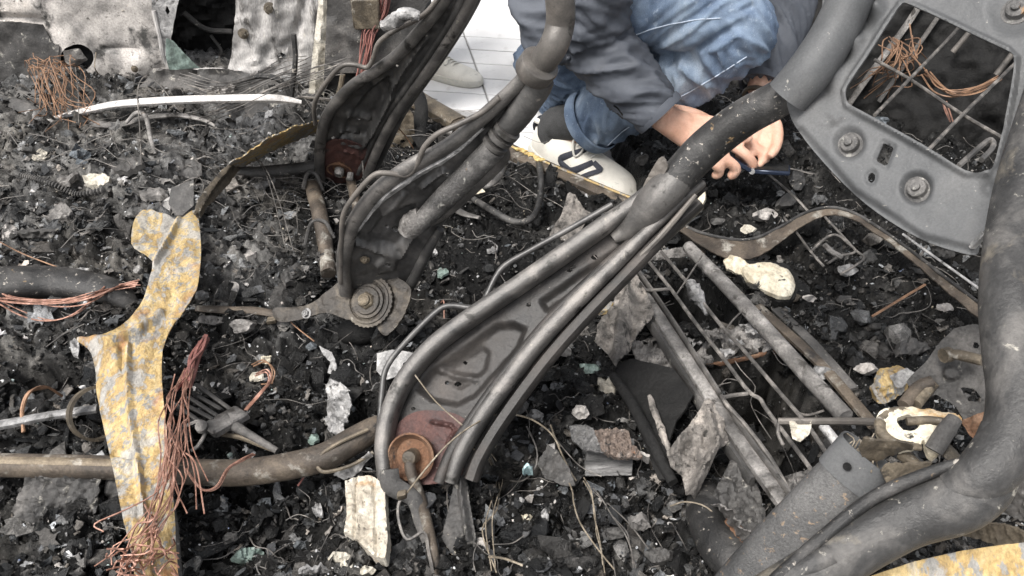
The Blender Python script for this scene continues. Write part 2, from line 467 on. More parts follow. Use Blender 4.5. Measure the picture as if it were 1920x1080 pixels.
def G(px, py, dz=0.0):
    """point on the debris seen at (px, py), lifted by dz"""
    z = 0.0
    for _ in range(4):
        p = Z(px, py, z); z = .5 * z + .5 * gh(p[0], p[1])
    p = Z(px, py, z); p[2] = z + dz
    return p

def cloud(x, y):
    """how ashy (grey) the char is, by place: greyer heap at the left, blacker in the middle"""
    zone = .40 * sstep(-x, .25, .8) * sstep(y, 1.1, 1.7)
    zone = zone + .10 * sstep(-x, .5, .9) - .10 * sstep(y, 1.0, 1.5) * sstep(x, -.25, .1)
    return zone

ny, nx = 720, 820
ty = np.linspace(0, 1, ny); tx = np.linspace(-1, 1, nx)
yy = .28 * (3.7 / .28) ** ty
Y = np.repeat(yy[:, None], nx, 1); X = tx[None, :] * (Y * .98 + .42)
Hh = ground_h(X, Y)
v = np.stack([X, Y, Hh], -1).reshape(-1, 3)
i0 = (np.arange(ny - 1)[:, None] * nx + np.arange(nx - 1)[None]).ravel()
fa = np.stack([i0, i0 + 1, i0 + nx + 1, i0 + nx], 1)
me = bpy.data.meshes.new('charred_debris_bed')
me.vertices.add(len(v)); me.vertices.foreach_set('co', v.ravel())
me.loops.add(fa.size); me.loops.foreach_set('vertex_index', fa.ravel())
me.polygons.add(len(fa)); me.polygons.foreach_set('loop_start', np.arange(0, fa.size, 4)); me.polygons.foreach_set('loop_total', np.full(len(fa), 4))
me.update(); me.validate()
me.polygons.foreach_set('use_smooth', np.ones(len(fa), bool))
bed = bpy.data.objects.new('charred_debris_bed', me); sc.collection.objects.link(bed); bed['kind'] = 'structure'
ash = np.clip(.32 + .55 * fbm(X * 5, Y * 5, 4, 61) + cloud(X, Y) + .25 * noise2(X * 60, Y * 60, 66), 0, 1).ravel()
val = .005 + .12 * ash ** 3.2
ca = me.color_attributes.new('soot', 'FLOAT_COLOR', 'POINT')
tint = np.clip(.5 + .7 * fbm(X * 3, Y * 3, 2, 91), 0, 1).ravel()
ca.data.foreach_set('color', np.stack([val * (1 + .10 * tint), val * (1 + .02 * tint), val * (1 - .10 * tint), np.ones_like(val)], 1).ravel().astype(np.float32))

def char_mat(name, rough=(.35, .75), lo=.4, hi=2.2, spots=True, spec=.3):
    m = patina(name, [(.3, lo), (.5, 1.0), (.7, hi)], 45, ((.30, .29, .27), 120, .64, .72) if spots else None, None, rough, 0, .6, 130, attr='soot', fine=.5, spec=spec)
    return m
M['bed'] = char_mat('wet_black_char', (.2, .6), spec=.22)
me.materials.append(M['bed'])

# ---- rubble: countless crumbs of char, ash flakes and slivers
def tmpl_rock(seed, flat=1.0, lon=1.0):
    r = np.random.RandomState(seed)
    bm = bmesh.new(); bmesh.ops.create_icosphere(bm, subdivisions=1, radius=1)
    v = np.array([q.co[:] for q in bm.verts]); f = [[q.index for q in p.verts] for p in bm.faces]; bm.free()
    v *= (.5 + .75 * r.rand(len(v)))[:, None]
    # break some planes off
    for _ in range(3):
        n = unit(r.randn(3)); dd = .45 + .3 * r.rand(); k = v @ n; v = v - np.outer(np.maximum(k - dd, 0), n)
    v[:, 2] *= flat; v[:, 0] *= lon
    return v, np.array(f)
def tmpl_flake(seed, k=6, th=.06):
    r = np.random.RandomState(seed)
    a = np.sort(r.rand(k) * .7 + np.arange(k)) / k * 2 * np.pi; rad = .55 + .6 * r.rand(k)
    top = np.stack([np.cos(a) * rad, np.sin(a) * rad, r.randn(k) * .13], 1)
    c = np.array([[0, 0, r.randn() * .15]])
    v = np.concatenate([top, top * [1, 1, 1] - [0, 0, th * 2], c, c - [0, 0, th * 2]])
    f = []
    for i in range(k):
        j = (i + 1) % k
        f += [(i, j, 2 * k), (j + k, i + k, 2 * k + 1), (j, i, i + k), (j, i + k, j + k)]
    return v, np.array(f)
def tmpl_sheet(seed, n=4, amp=.35):
    r = np.random.RandomState(seed); v = []; f = []
    p = r.rand(6) * 6.28; fr = r.rand(4) * 2.5 + 1.2
    for j in range(n + 1):
        for i in range(n + 1):
            x, y = i / n * 2 - 1, j / n * 2 - 1
            z = amp * (math.sin(x * fr[0] * 2 + p[0] + y * fr[1]) * .5 + math.sin(y * fr[2] * 2 + p[1] - x) * .4 + r.randn() * .22)
            e = max(abs(x), abs(y)) > .99
            v.append((x * 1.25 + r.randn() * (.2 if e else .1), y * .8 + r.randn() * (.2 if e else .1), z))
    m = len(v); v += [(a, b, c - .10) for a, b, c in v]
    for j in range(n):
        for i in range(n):
            a = j * (n + 1) + i; b = a + 1; c = a + n + 2; d = a + n + 1
            if (i in (0, n - 1)) and (j in (0, n - 1)) and r.rand() < .6: continue
            f += [(a, b, c), (a, c, d), (b + m, a + m, c + m), (c + m, a + m, d + m)]
    return np.array(v) * .8, np.array(f)
T_sheet = [tmpl_sheet(80 + i, 4, .28 + .05 * (i % 4)) for i in range(10)]
T_rock = [tmpl_rock(i, .8, 1.2) for i in range(8)]
T_slab = [tmpl_rock(20 + i, .32, 1.3) for i in range(8)]
T_flake = [tmpl_flake(40 + i, 5 + i % 4, .05) for i in range(10)]
T_sliver = [tmpl_rock(60 + i, .35, 3.2) for i in range(5)]

def scatter(name, mat, n, templates, smin, smax, colf, tilt=.6, lift=.25, power=2.6, zonef=None, seed=0, clump=1.4, ymin=.36, ymax=3.3):
    r = np.random.RandomState(seed)
    u = r.rand(n)
    # even density per square metre thins out far away
    y = ymin * (ymax / ymin) ** (u ** .92)
    x = (r.rand(n) * 2 - 1) * (y * .80 + .25)
    keep = sdf(x, y, tile_zone) > .03
    cl = fbm(x * 6.5, y * 6.5, 2, 200 + seed)
    keep &= r.rand(n) < np.clip(.5 + clump * cl, .06, 1)
    if zonef is not None: keep &= r.rand(n) < zonef(x, y)
    for poly, dep in pits:
        if dep > .12: keep &= (sdf(x, y, poly) > 0) | (r.rand(n) < .25)
    x, y = x[keep], y[keep]; n = len(x)
    s = smin * (1 - r.rand(n) * (1 - (smin / smax) ** power)) ** (-1 / power)
    z = ground_h(x, y)
    q = r.randn(n, 3) * [tilt, tilt, 0]; q[:, 2] = r.rand(n) * 6.283
    cx, sx = np.cos(q[:, 0]), np.sin(q[:, 0]); cy, sy = np.cos(q[:, 1]), np.sin(q[:, 1]); cz, sz = np.cos(q[:, 2]), np.sin(q[:, 2])
    Rm = np.zeros((n, 3, 3))
    Rm[:, 0, 0] = cy * cz; Rm[:, 0, 1] = sx * sy * cz - cx * sz; Rm[:, 0, 2] = cx * sy * cz + sx * sz
    Rm[:, 1, 0] = cy * sz; Rm[:, 1, 1] = sx * sy * sz + cx * cz; Rm[:, 1, 2] = cx * sy * sz - sx * cz
    Rm[:, 2, 0] = -sy; Rm[:, 2, 1] = sx * cy; Rm[:, 2, 2] = cx * cy
    ti = r.randint(0, len(templates), n)
    col = colf(r, n, x, y)
    Vs, Fs, Cs = [], [], []; off = 0
    for k, (tv, tf) in enumerate(templates):
        m = np.where(ti == k)[0]
        if not len(m): continue
        vv = np.einsum('nij,vj->nvi', Rm[m], tv) * s[m][:, None, None]
        vv += np.stack([x[m], y[m], z[m] + s[m] * lift], 1)[:, None, :]
        Vs.append(vv.reshape(-1, 3)); nv = len(tv)
        Fs.append((tf[None] + (np.arange(len(m)) * nv)[:, None, None] + off).reshape(-1, 3)); off += nv * len(m)
        Cs.append(np.repeat(col[m], nv, 0))
    V = np.concatenate(Vs); Fc = np.concatenate(Fs); C = np.concatenate(Cs)
    me = bpy.data.meshes.new(name)
    me.vertices.add(len(V)); me.vertices.foreach_set('co', V.ravel())
    me.loops.add(Fc.size); me.loops.foreach_set('vertex_index', Fc.ravel())
    me.polygons.add(len(Fc)); me.polygons.foreach_set('loop_start', np.arange(0, Fc.size, 3)); me.polygons.foreach_set('loop_total', np.full(len(Fc), 3))
    me.update(); me.validate()
    me.polygons.foreach_set('use_smooth', np.zeros(len(Fc), bool))
    ca = me.color_attributes.new('soot', 'FLOAT_COLOR', 'POINT')
    ca.data.foreach_set('color', np.c_[C, np.ones(len(C))].ravel().astype(np.float32))
    me.materials.append(mat)
    o = bpy.data.objects.new(name, me); sc.collection.objects.link(o)
    return o
def c_char(r, n, x, y):
    a = np.clip(r.rand(n) ** 3.2 * .9 + np.maximum(cloud(x, y), 0) * .9 * r.rand(n), 0, 1)
    v = .005 + .19 * a ** 1.6
    t = r.randn(n) * .05
    return np.stack([v * (1.03 + t), v, v * (.96 - t)], 1)
def c_ash(r, n, x, y):
    v = .07 + .62 * r.rand(n) ** 2.4
    t = np.clip(r.randn(n) * .05, -.05, .12) + .02
    return np.stack([v * (1 + t), v, v * (1 - t)], 1)
def c_slate(r, n, x, y):
    v = .012 + .15 * r.rand(n) ** 2
    return np.stack([v * .98, v, v * 1.04], 1)
def stuff(o, label, cat):
    o['kind'] = 'stuff'; o['label'] = label; o['category'] = cat; return o
M['crumb'] = char_mat('char_crumbs', (.14, .5), spec=.38)
M['ashm'] = char_mat('ash_flakes', (.6, .9), .6, 1.35, False)
M['slate'] = char_mat('burnt_flake_faces', (.35, .6), .7, 1.3)
stuff(scatter('char_crumbs', M['crumb'], 80000, T_rock + T_slab, .0030, .018, c_char, .8, .2, 2.3, seed=1), 'fine black char crumbs covering the burnt cabin floor', 'char')
stuff(scatter('crinkled_char', M['crumb'], 17000, T_sheet, .008, .040, c_char, .6, .15, 2.4, seed=12), 'crinkled sheets and crusts of char over the cabin floor', 'char')
stuff(scatter('crinkled_ash', M['ashm'], 9000, T_sheet, .006, .042, c_ash, .6, .35, 2.1, zonef=lambda x, y: .14 + 3.2 * cloud(x, y), seed=13), 'crinkled grey ash crusts heaped mostly at the left', 'ash')
stuff(scatter('char_chunks', M['crumb'], 5000, T_slab + T_rock + T_sheet, .014, .050, c_char, .6, .1, 2.6, seed=2), 'larger charred lumps strewn over the burnt cabin floor', 'char')
stuff(scatter('ash_flakes', M['ashm'], 34000, T_flake + T_slab, .0020, .014, c_ash, .7, .6, 2.5, zonef=lambda x, y: .35 + 2.2 * cloud(x, y) + .25 * (y < 1.0), seed=3), 'scattered pale ash flakes lying among the char', 'ash')
stuff(scatter('burnt_slivers', M['slate'], 9000, T_sliver, .0025, .011, c_char, .35, .6, 2.2, seed=4), 'thin charred slivers and splinters among the rubble', 'slivers')
stuff(scatter('slate_flakes', M['slate'], 6500, T_flake, .006, .030, c_slate, .45, .5, 2.6, zonef=lambda x, y: .2 + 1.0 * (y < 1.25) * (x > -.2) + .9 * cloud(x, y), seed=5), 'flat grey burnt flakes lying on the rubble', 'flakes')

# ---- the paved square outside the car
q_ = rng.rand
M['chip'] = char_mat('bright_specks', (.25, .6), .8, 1.2, False)
def c_chip(r, n, x, y):
    v = .30 + .45 * r.rand(n); k = r.rand(n)
    c = np.stack([v, v, v], 1)
    c[k < .12] *= [.72, .86, .82]; c[(k > .12) & (k < .30)] *= [1.0, .88, .68]; c[(k > .3) & (k < .34)] *= [.6, .7, 1.0]
    return c
stuff(scatter('bright_chips', M['chip'], 5200, T_flake + T_rock, .0015, .010, c_chip, .7, .7, 2.4, seed=6), 'tiny bright chips of glass and melted metal in the char', 'chips')
pave_zone_mat = patina('grey_paver_joints', [(.3, g(.22, .02)), (.7, g(.32, .02))], 4, None, None, (.8, .9), 0, .2, 60)
mb = MB(); mb.add([(-60, -8, PAVE - .012), (60, -8, PAVE - .012), (60, 120, PAVE - .012), (-60, 120, PAVE - .012)], [(0, 1, 2, 3)])
# the sheet of ground stops short of the sunken cabin floor
mb = MB(); xs = [-60, -3.4, 3.4, 60]; ysx = [-8, .2, 3.45, 120]
mb = MB(); mb.add([(-60, -8, -.42), (60, -8, -.42), (60, 120, -.42), (-60, 120, -.42)], [(0, 1, 2, 3)])
gnd = mb.build('ground', pave_zone_mat, None, (0, 0, 0)); gnd['kind'] = 'structure'
# paved area slab (joint bed) behind the sill line
bedp = [Z(700, -200, PAVE - .010), Z(735, 100, PAVE - .010), Z(760, 185, PAVE - .010), Z(955, 310, PAVE - .010), Z(1205, 420, PAVE - .010), Z(1260, 200, PAVE - .010), Z(1560, 60, PAVE - .010)]
mb = MB()
far = [(14, 14), (14, 60), (-30, 60), (-30, 3.6), (-.6, 3.4)]
poly = [(p[0], p[1]) for p in bedp[2:]] + far
zt = PAVE - .010
n_ = len(poly)
mb.add([(x, y, zt) for x, y in poly] + [(x, y, -.41) for x, y in poly], [tuple(range(n_))] + [tuple(range(n_, 2 * n_))[::-1]] + [(i, i + n_, (i + 1) % n_ + n_, (i + 1) % n_) for i in range(n_)])
pv = mb.build('pavement', pave_zone_mat, None, (0, 3, 0)); pv['kind'] = 'structure'
M['tile'] = patina('pale_granite_paver', [(.3, g(.50, .015)), (.5, g(.60, .01)), (.7, g(.66, .01))], 3, ((.36, .35, .33), 9, .60, .74), None, (.6, .8), 0, .15, 120, fine=.07)
A0 = Z(930, 60, PAVE); B0 = Z(1010, 235, PAVE)            # a long joint seen in the photograph
e1 = unit(B0 - A0); e1[2] = 0; e1 = unit(e1)
C0 = Z(840, 70, PAVE); C1 = Z(965, 77, PAVE)
e2 = unit(C1 - C0); e2[2] = 0; e2 = unit(e2)
La, Lb = .150, .300
tm = MB()
hx = e2 * (Lb / 2 - .004); hy = e1 * (La / 2 - .004)
tm.box((0, 0, -.02), hx, hy, (0, 0, .02), bev=.002)
tile0 = tm.build('paving_tile', M['tile'], None, (0, 0, 0), smooth=False)
tiles = 0; first = True
pz = [np.array(q) for q in poly]
cand = []
for i in range(-30, 40):
    for j in range(-30, 30):
        c = A0 + e1 * (i * La) + e2 * (j * Lb + (0 if True else .5 * Lb))
        if c[1] < 2.0 or c[1] > 6.5: continue
        if not all(inside(np.array([c[0] + sx]), np.array([c[1] + sy]), poly)[0] for sx, sy in ((.09, 0), (-.09, 0), (0, .08), (0, -.08))): continue
        cand.append((c[1] + abs(c[0] - .1) * .8, i, j, c))
cand.sort(key=lambda q: q[0])
for k, (_, i, j, c) in enumerate(cand[:330]):
    o = tile0 if k == 0 else tile0.copy()
    if k: sc.collection.objects.link(o)
    o.parent = pv; o.location = (c[0] - 0, c[1] - 3, PAVE + rnd.uniform(-.0012, .0012) + .0)
    if k >= 300: o['kind'] = 'stuff'

# ================================================================== THE CAR SHELL
def L2(px, py, surf, n=1):
    return surf(np.array([px], float), np.array([py], float))[0]
def on(surf, pts, lift=0.0):
    """photo points laid on a surface, lifted towards the viewer's side"""
    out = []
    for p in pts:
        q = L2(p[0], p[1], surf); a = L2(p[0] + 1, p[1], surf); b = L2(p[0], p[1] + 1, surf)
        n = unit(np.cross(b - q, a - q)); n = n if np.dot(n, CAM - q) > 0 else -n
        out.append(q + n * (lift + (p[2] if len(p) > 2 else 0)))
    return out
def normal(surf, px, py):
    q = L2(px, py, surf); a = L2(px + 1, py, surf); b = L2(px, py + 1, surf)
    n = unit(np.cross(b - q, a - q)); return n if np.dot(n, CAM - q) > 0 else -n
def circ(cx, cy, rx, ry=None, n=20, rot=0):
    ry = ry or rx
    return [(cx + rx * math.cos(t) * math.cos(rot) - ry * math.sin(t) * math.sin(rot), cy + rx * math.cos(t) * math.sin(rot) + ry * math.sin(t) * math.cos(rot)) for t in (2 * math.pi * k / n for k in range(n))]
def stamp(poly, h, edge=10):
    return lambda X, Y: h * (1 - sstep(sdf(X, Y, poly), -edge, edge * .2))
def ridge(pts, wd, h):
    return lambda X, Y: h * (1 - sstep(seg_dist(X, Y, pts), 0, wd))
def dimple(cx, cy, r, h):
    return lambda X, Y: h * (1 - sstep(np.hypot(X - cx, Y - cy), r * .35, r))
def wob(a, s=60, seed=0):
    return lambda X, Y: a * fbm(X / s, Y / s, 4, seed)
def summ(*fs):
    return lambda X, Y: sum(f(X, Y) for f in fs)

car = thing('burnt_car_shell', 'burnt car side and door pillar in pale scorched metal behind the debris', 'car body', (-.6, 2.75, 0))
wall = WallS((-.6, 2.72, 0), (.05, -1, .12))
wall2 = WallS((-.6, 2.66, 0), (.05, -1, .1))
wall3 = WallS((-.45, 2.56, 0), (.1, -1, .15))
rel = summ(wob(.012, 120, 3), wob(.004, 25, 8), ridge([(-300, 28), (0, 34), (75, 40)], 14, -.02), ridge([(195, 92), (262, 95), (300, 135)], 10, -.010),
           stamp(circ(262, 125, 27, 24), .012, 8), stamp(circ(263, 122, 9), .008, 4), ridge([(70, 40), (75, 90), (40, 150)], 30, -.008),
           stamp([(190, 92), (300, 95), (298, 150), (240, 158), (200, 130)], .007, 6))
mb = MB().sheet([(-520, 210), (-520, -520), (-60, -560), (300, -560), (296, -10), (284, 20), (305, 95), (318, 138), (330, 152), (420, 150), (424, 190), (300, 200), (60, 205)], wall, [circ(145, 110, 31, 27), circ(45, 106, 6, 3.5), circ(243, 155, 6, 3), circ(150, 3, 5)], rel, 7, .004)
mb.build('side_panel', M['pale'], car)
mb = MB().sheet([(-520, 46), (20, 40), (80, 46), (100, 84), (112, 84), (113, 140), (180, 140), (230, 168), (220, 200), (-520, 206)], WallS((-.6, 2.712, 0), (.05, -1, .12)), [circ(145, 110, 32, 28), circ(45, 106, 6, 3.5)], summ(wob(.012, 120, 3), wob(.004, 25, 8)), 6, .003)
mb.build('dark_lower_panel', M['dirtypanel'], car)  # extra dark sheet laid just in front of the lower side panel
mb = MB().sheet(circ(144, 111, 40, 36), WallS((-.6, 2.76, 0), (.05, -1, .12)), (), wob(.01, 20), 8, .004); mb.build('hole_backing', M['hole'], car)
mb = MB().sheet([(118, 96), (150, 92), (165, 112), (140, 128), (122, 116)], WallS((-.6, 2.745, 0), (.3, -1, .12)), (), wob(.01, 20), 6, .004); mb.build('inner_bracket', M['dirtypanel'], car)
# bright strip along the opening with oval hole
mb = MB().sheet([(286, -560), (340, -560), (336, 0), (322, 70), (316, 112), (306, 100), (285, 20)], wall2, [circ(315, 20, 5, 9)], wob(.004, 40, 5), 6, .003, rim=(5, .004))
mb.build('opening_flange', M['silver'], car)
mb = MB().tube(on(wall2, [(288, 20), (300, 70), (308, 110), (330, 135), (390, 131), (425, 133)]), [.008] * 6, 8); mb.build('opening_edge', M['pale2'], car)
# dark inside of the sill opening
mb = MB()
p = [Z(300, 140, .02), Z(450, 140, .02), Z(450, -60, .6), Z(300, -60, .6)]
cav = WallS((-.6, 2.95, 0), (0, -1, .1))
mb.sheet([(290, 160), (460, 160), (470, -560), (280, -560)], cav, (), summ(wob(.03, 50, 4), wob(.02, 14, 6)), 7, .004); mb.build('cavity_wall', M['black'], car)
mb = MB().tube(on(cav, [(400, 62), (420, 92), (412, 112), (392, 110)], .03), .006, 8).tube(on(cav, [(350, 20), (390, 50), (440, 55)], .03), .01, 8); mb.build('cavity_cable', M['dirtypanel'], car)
# pillar
relp = summ(wob(.010, 40, 13), wob(.004, 12, 18), ridge([(575, -20), (560, 40), (550, 100), (556, 170)], 12, -.015), ridge([(520, -20), (505, 60), (480, 110)], 16, .010),
            stamp([(520, 85), (548, 68), (566, 80), (560, 110), (540, 135), (524, 125)], -.012, 5), ridge([(440, 130), (480, 135), (510, 120)], 10, .012))
mb = MB().sheet([(446, -560), (625, -560), (600, 60), (582, 185), (552, 172), (505, 150), (460, 150), (425, 142), (433, 110), (441, 40)], wall2, [circ(478, 90, 4, 5), circ(570, 2, 5), circ(528, 107, 8, 7)], relp, 6, .004)
mb.build('door_pillar', M['pale2'], car)
mb = MB().sheet([(600, -560), (640, -560), (626, 60), (606, 190), (577, 190), (588, 90), (597, 10)], WallS((-.6, 2.60, 0), (.05, -1, .1)), (), summ(wob(.006, 20, 3), ridge([(640, -560), (602, 60), (590, 190)], 10, .01)), 5, .004)
mb.build('pillar_edge', M['white'], car)
# sill step below the opening
mb = MB().sheet([(290, 128), (330, 132), (425, 130), (470, 138), (560, 165), (560, 215), (440, 208), (300, 200), (250, 180)], WallS((-.6, 2.58, 0), (.05, -1, .6)), [circ(340, 143, 5, 4)], summ(wob(.012, 30, 23), wob(.005, 10, 24), ridge([(300, 132), (425, 132)], 8, .012)), 6, .006)
mb.build('sill_step', M['dirtypanel'], car)
mb = MB().sheet([(-520, 175), (60, 172), (300, 178), (560, 175), (600, 178), (600, 240), (300, 235), (-520, 245)], WallS((-.6, 2.5, 0), (.05, -1, 1.6)), (), summ(wob(.015, 40, 33), wob(.008, 13, 34)), 8, .006)
mb.build('sill_ledge', M['dirtypanel'], car)
# dark panel with holes
relq = summ(wob(.004, 60, 43), ridge([(640, 60), (665, 75), (720, 60)], 12, .008), stamp([(600, 40), (632, 30), (640, 90), (612, 110)], .006, 6))
mb = MB().sheet([(628, -560), (1000, -560), (960, -200), (800, 10), (770, 90), (745, 130), (720, 138), (625, 138), (606, 180), (612, 60)], wall3, [circ(628, 34, 4, 4), circ(768, 41, 4, 3), [(640, 134), (660, 134), (660, 136), (640, 136)]], relq, 6, .004)
mb.build('dark_panel', M['dirtypanel'], car)
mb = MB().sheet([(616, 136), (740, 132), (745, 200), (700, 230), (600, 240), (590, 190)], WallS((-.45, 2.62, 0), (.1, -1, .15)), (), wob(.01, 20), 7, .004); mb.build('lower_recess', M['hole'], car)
mb = MB().tube(on(wall3, [(643, 138), (639, 160), (632, 185)], .01), .009, 8); mb.build('support_rod', M['tan'], car)
for (bx, by, r) in ((507, 15, .014), (457, 62, .012), (262, 121, .008), (318, 138, .012)):
    s = wall2; n = normal(s, bx, by)
    mb = MB().hexbolt(L2(bx, by, s) + n * (.006 if bx > 300 else .05), n, r); mb.build('panel_bolt', M['tan'], car)
# curled trim and cable at the pillar foot
mb = MB().tube(on(wall3, [(440, 150), (490, 138), (530, 148), (552, 185)], .03), .010, 8).tube(on(wall3, [(553, 60), (556, 110), (548, 180)], .03), .009, 8); mb.build('foot_cable', M['tube_dark'], car)
for k in range(9):
    cx, cy = 395 + rnd.random() * 70, 125 + rnd.random() * 50
    mb = MB().sheet(circ(cx, cy, 8 + rnd.random() * 9, 6 + rnd.random() * 7, 7), WallS((-.6, 2.52 + rnd.random() * .03, 0), (rnd.uniform(-.4, .4), -1, .5)), (), wob(.01, 9, k), 4, .004)
    mb.build('ash_crust', M['white' if k % 3 == 0 else 'greyrail'], car)
mb = MB().sheet([(205, -30), (285, -30), (290, 6), (268, 20), (245, 14), (228, 22), (232, 8), (212, 2)], WallS((-.6, 2.68, 0), (.05, -1, .3)), (), wob(.015, 18, 3), 4, .004); mb.build('peeled_coating', M['white'], car)
# roof and bonnet of other views: the body goes on left of the frame
mb = MB().sheet([(312, 72), (326, 78), (345, 100), (375, 128), (318, 132), (312, 110)], WallS((-.6, 2.66, 0), (.5, -1, .1)), (), wob(.004, 12, 2), 4, .004)
solo(mb, 'glass_shard', M['greenglass'], 'dusty green glass shard leaning in the dark opening of the car side', 'glass shard')

# wire bundle hanging in front of the dark panel
def bundle(name, pts, n, spread, r, mat, label, cat='wires', parent=None, seed=0, fray=0.0, group=None, sm=4):
    """a loose bundle of separate strands following points of the place"""
    q = random.Random(seed); mb = MB()
    for k in range(n):
        o = np.array([q.gauss(0, 1), q.gauss(0, 1), q.gauss(0, .7)]) * spread
        c = []
        N = len(pts)
        for i, p in enumerate(pts):
            f = 1 + fray * (i / (N - 1)) ** 2 * 4
            c.append(np.asarray(p) + o * f + np.array([q.gauss(0, 1), q.gauss(0, 1), abs(q.gauss(0, 1))]) * spread * .6 * (1 + fray * 3 * i / N))
        a = 0; b = N
        if q.random() < .3: b = max(3, N - q.randint(0, N // 2))
        mb.tube(c[a:b], r * q.uniform(.8, 1.2), 5, sm)
    if parent is not None: return mb.build(name, mat, parent)
    return solo(mb, name, mat, label, cat, group)
bundle('wire_bundle', on(wall3, [(728, -40), (718, 20), (700, 50), (690, 80), (682, 130), (676, 175)], .03), 16, .009, .0022, M['pinkwire'], 'reddish burnt wire bundle hanging down the dark car panel', seed=3)
mb = MB().box(L2(690, 18, wall3) + np.array([0, -.03, 0]), (.045, 0, 0), (0, .02, 0), (0, 0, .05), .006)
solo(mb, 'junction_box', M['tan'], 'small scorched box above the reddish wire bundle', 'box')
bundle('wire_tuft', [G(88, 185, .10), G(100, 190, .11), G(112, 200, .09), G(108, 225, .02), G(100, 240, 0)], 20, .020, .0013, M['copper_dark'], 'brown copper wire tuft under the round hole of the side panel', seed=4, fray=.4)
bundle('wire_tuft', [G(140, 185, .11), G(128, 190, .11), G(122, 205, .09), G(128, 222, .03), G(126, 240, 0)], 20, .020, .0013, M['copper_dark'], 'second brown wire tuft, the right one under the round hole', seed=5, fray=.4)

# ---- sill rail running diagonally beside the paved area
sill = thing('sill_rail', 'long burnt sill rail running diagonally between debris and pale paving', 'rail', Z(960, 285, 0))
mb = MB(); mb.tube(P([(700, 125, .0), (775, 182, 0.0), (860, 232, 0.0)]), [.036, .036, .034], 12, 6, flat=.62, sq=5); mb.build('rear_section', M['tan'], sill)
mb = MB(); mb.tube(P([(850, 226, .0), (962, 287, .0), (1065, 333, .0), (1190, 385, .0), (1300, 425, -.01)]), [.031, .030, .027, .025, .025], 12, 6, flat=.5, sq=5); mb.build('front_section', M['brownrail'], sill)
mb = MB(); mb.tube(P([(855, 215, .012), (962, 276, .016), (1065, 322, .016), (1190, 374, .016)]), .0035, 6, 6); mb.build('upper_lip', M['yellow'], sill)
mb = MB(); mb.sheet([(1085, 355), (1110, 372), (1150, 398), (1185, 420), (1178, 430), (1140, 410), (1100, 385)], PlaneS([(1085, 355, .0), (1185, 420, .0), (1140, 420, -.05)]), (), wob(.004, 8), 3, .002); mb.build('torn_flange', M['greyrail'], sill)
# bracket plate behind the far seat
mb = MB().sheet([(706, 262), (728, 205), (755, 190), (775, 215), (778, 262), (768, 278), (716, 280)], PlaneS([(706, 270, .0), (775, 270, .0), (750, 195, .13)]), [circ(730, 205, 4), circ(755, 265, 5, 4), circ(718, 263, 4)], summ(wob(.006, 20), dimple(742, 230, 10, .012)), 3.5, .004)
solo(mb, 'bracket_plate', M['tan'], 'tan drilled bracket plate standing behind the farthest seat frame', 'bracket')
mb = MB().tube(P([(772, 150, .12), (790, 200, .08), (785, 250, .03), (800, 275, .0)]), [.02, .022, .024, .02], 10, 5, flat=.5, jit=.25)
solo(mb, 'melted_trim', M['black'], 'black melted trim hanging beside the tan bracket plate', 'trim')
mb = MB().tube(P([(728, 262, .06), (738, 235, .12), (760, 255, .05), (775, 278, .0)]), .0022, 5, 5)
solo(mb, 'hooked_wire', M['copper_dark'], 'thin brown wire hooked on the tan bracket plate', 'wire')
for k, (x, y, r) in enumerate([(985, 288, 10), (1000, 292, 12), (1014, 299, 9)]):
    pass
mb = MB()
for k in range(9):
    c = Z(972 + k * 5.5, 278 + k * 2.7 + rnd.uniform(-2, 2), .02)
    v, f = T_rock[k % 8]; mb.add(v * [.012, .010, .008] + c, f)
solo(mb, 'yellow_foam', patina('yellow_foam', [(.3, (.40, .26, .08)), (.6, (.66, .50, .22))], 60, None, None, (.8, .9), 0, .6, 90), 'crumbly yellow foam lump on the sill rail by the shoe heel', 'foam', smooth=False)
# bent trim strip past the near seat tube
trim = thing('bent_trim_strip', 'thin bent dark metal strip curving right of the near seat tube', 'metal strip', Z(1400, 455, 0))
tr = [(1215, 380), (1250, 402), (1300, 432), (1360, 448), (1410, 449), (1460, 428), (1510, 400), (1560, 390), (1610, 405), (1690, 458), (1760, 512), (1850, 580), (1950, 650)]
lo_ = [14, 15, 20, 34, 36, 30, 18, 12, 12, 16, 22, 30, 34]
outl = [(x, y) for x, y in tr] + [(x - (3 if 1300 < x < 1500 else -2), y + d) for (x, y), d in zip(tr[::-1], lo_[::-1])]
ts = PlaneS([(1215, 390, .05), (1300, 445, .04), (1410, 465, .045), (1510, 410, .07), (1610, 412, .08), (1760, 520, .08), (1950, 660, .10)])
mb = MB().sheet(cr([np.array(p, float) for p in outl], 3, True), ts, (), wob(.003, 30), 3.5, .003); mb.build('strip_face', M['brownrail'], trim)
mb = MB().tube(on(ts, tr, .002), .0042, 8, 5); mb.build('strip_lip', M['tube_dark'], trim)
mb = MB().tube([q + np.array([0, .004, .016]) for q in on(ts, [(1690, 452), (1760, 503), (1850, 568), (1950, 640)], .002)], .003, 6, 5); mb.build('strip_bead', M['silver'], trim)

# ================================================================== SEAT FRAMES
def rod(pts, r, name, mat, parent, seg=10, sm=7, **k):
    return MB().tube(pts, r, seg, sm, **k).build(name, mat, parent)

def hole_ring(surf, cx, cy, r, lift=.001):
    return on(surf, [(cx, cy)], lift)[0]

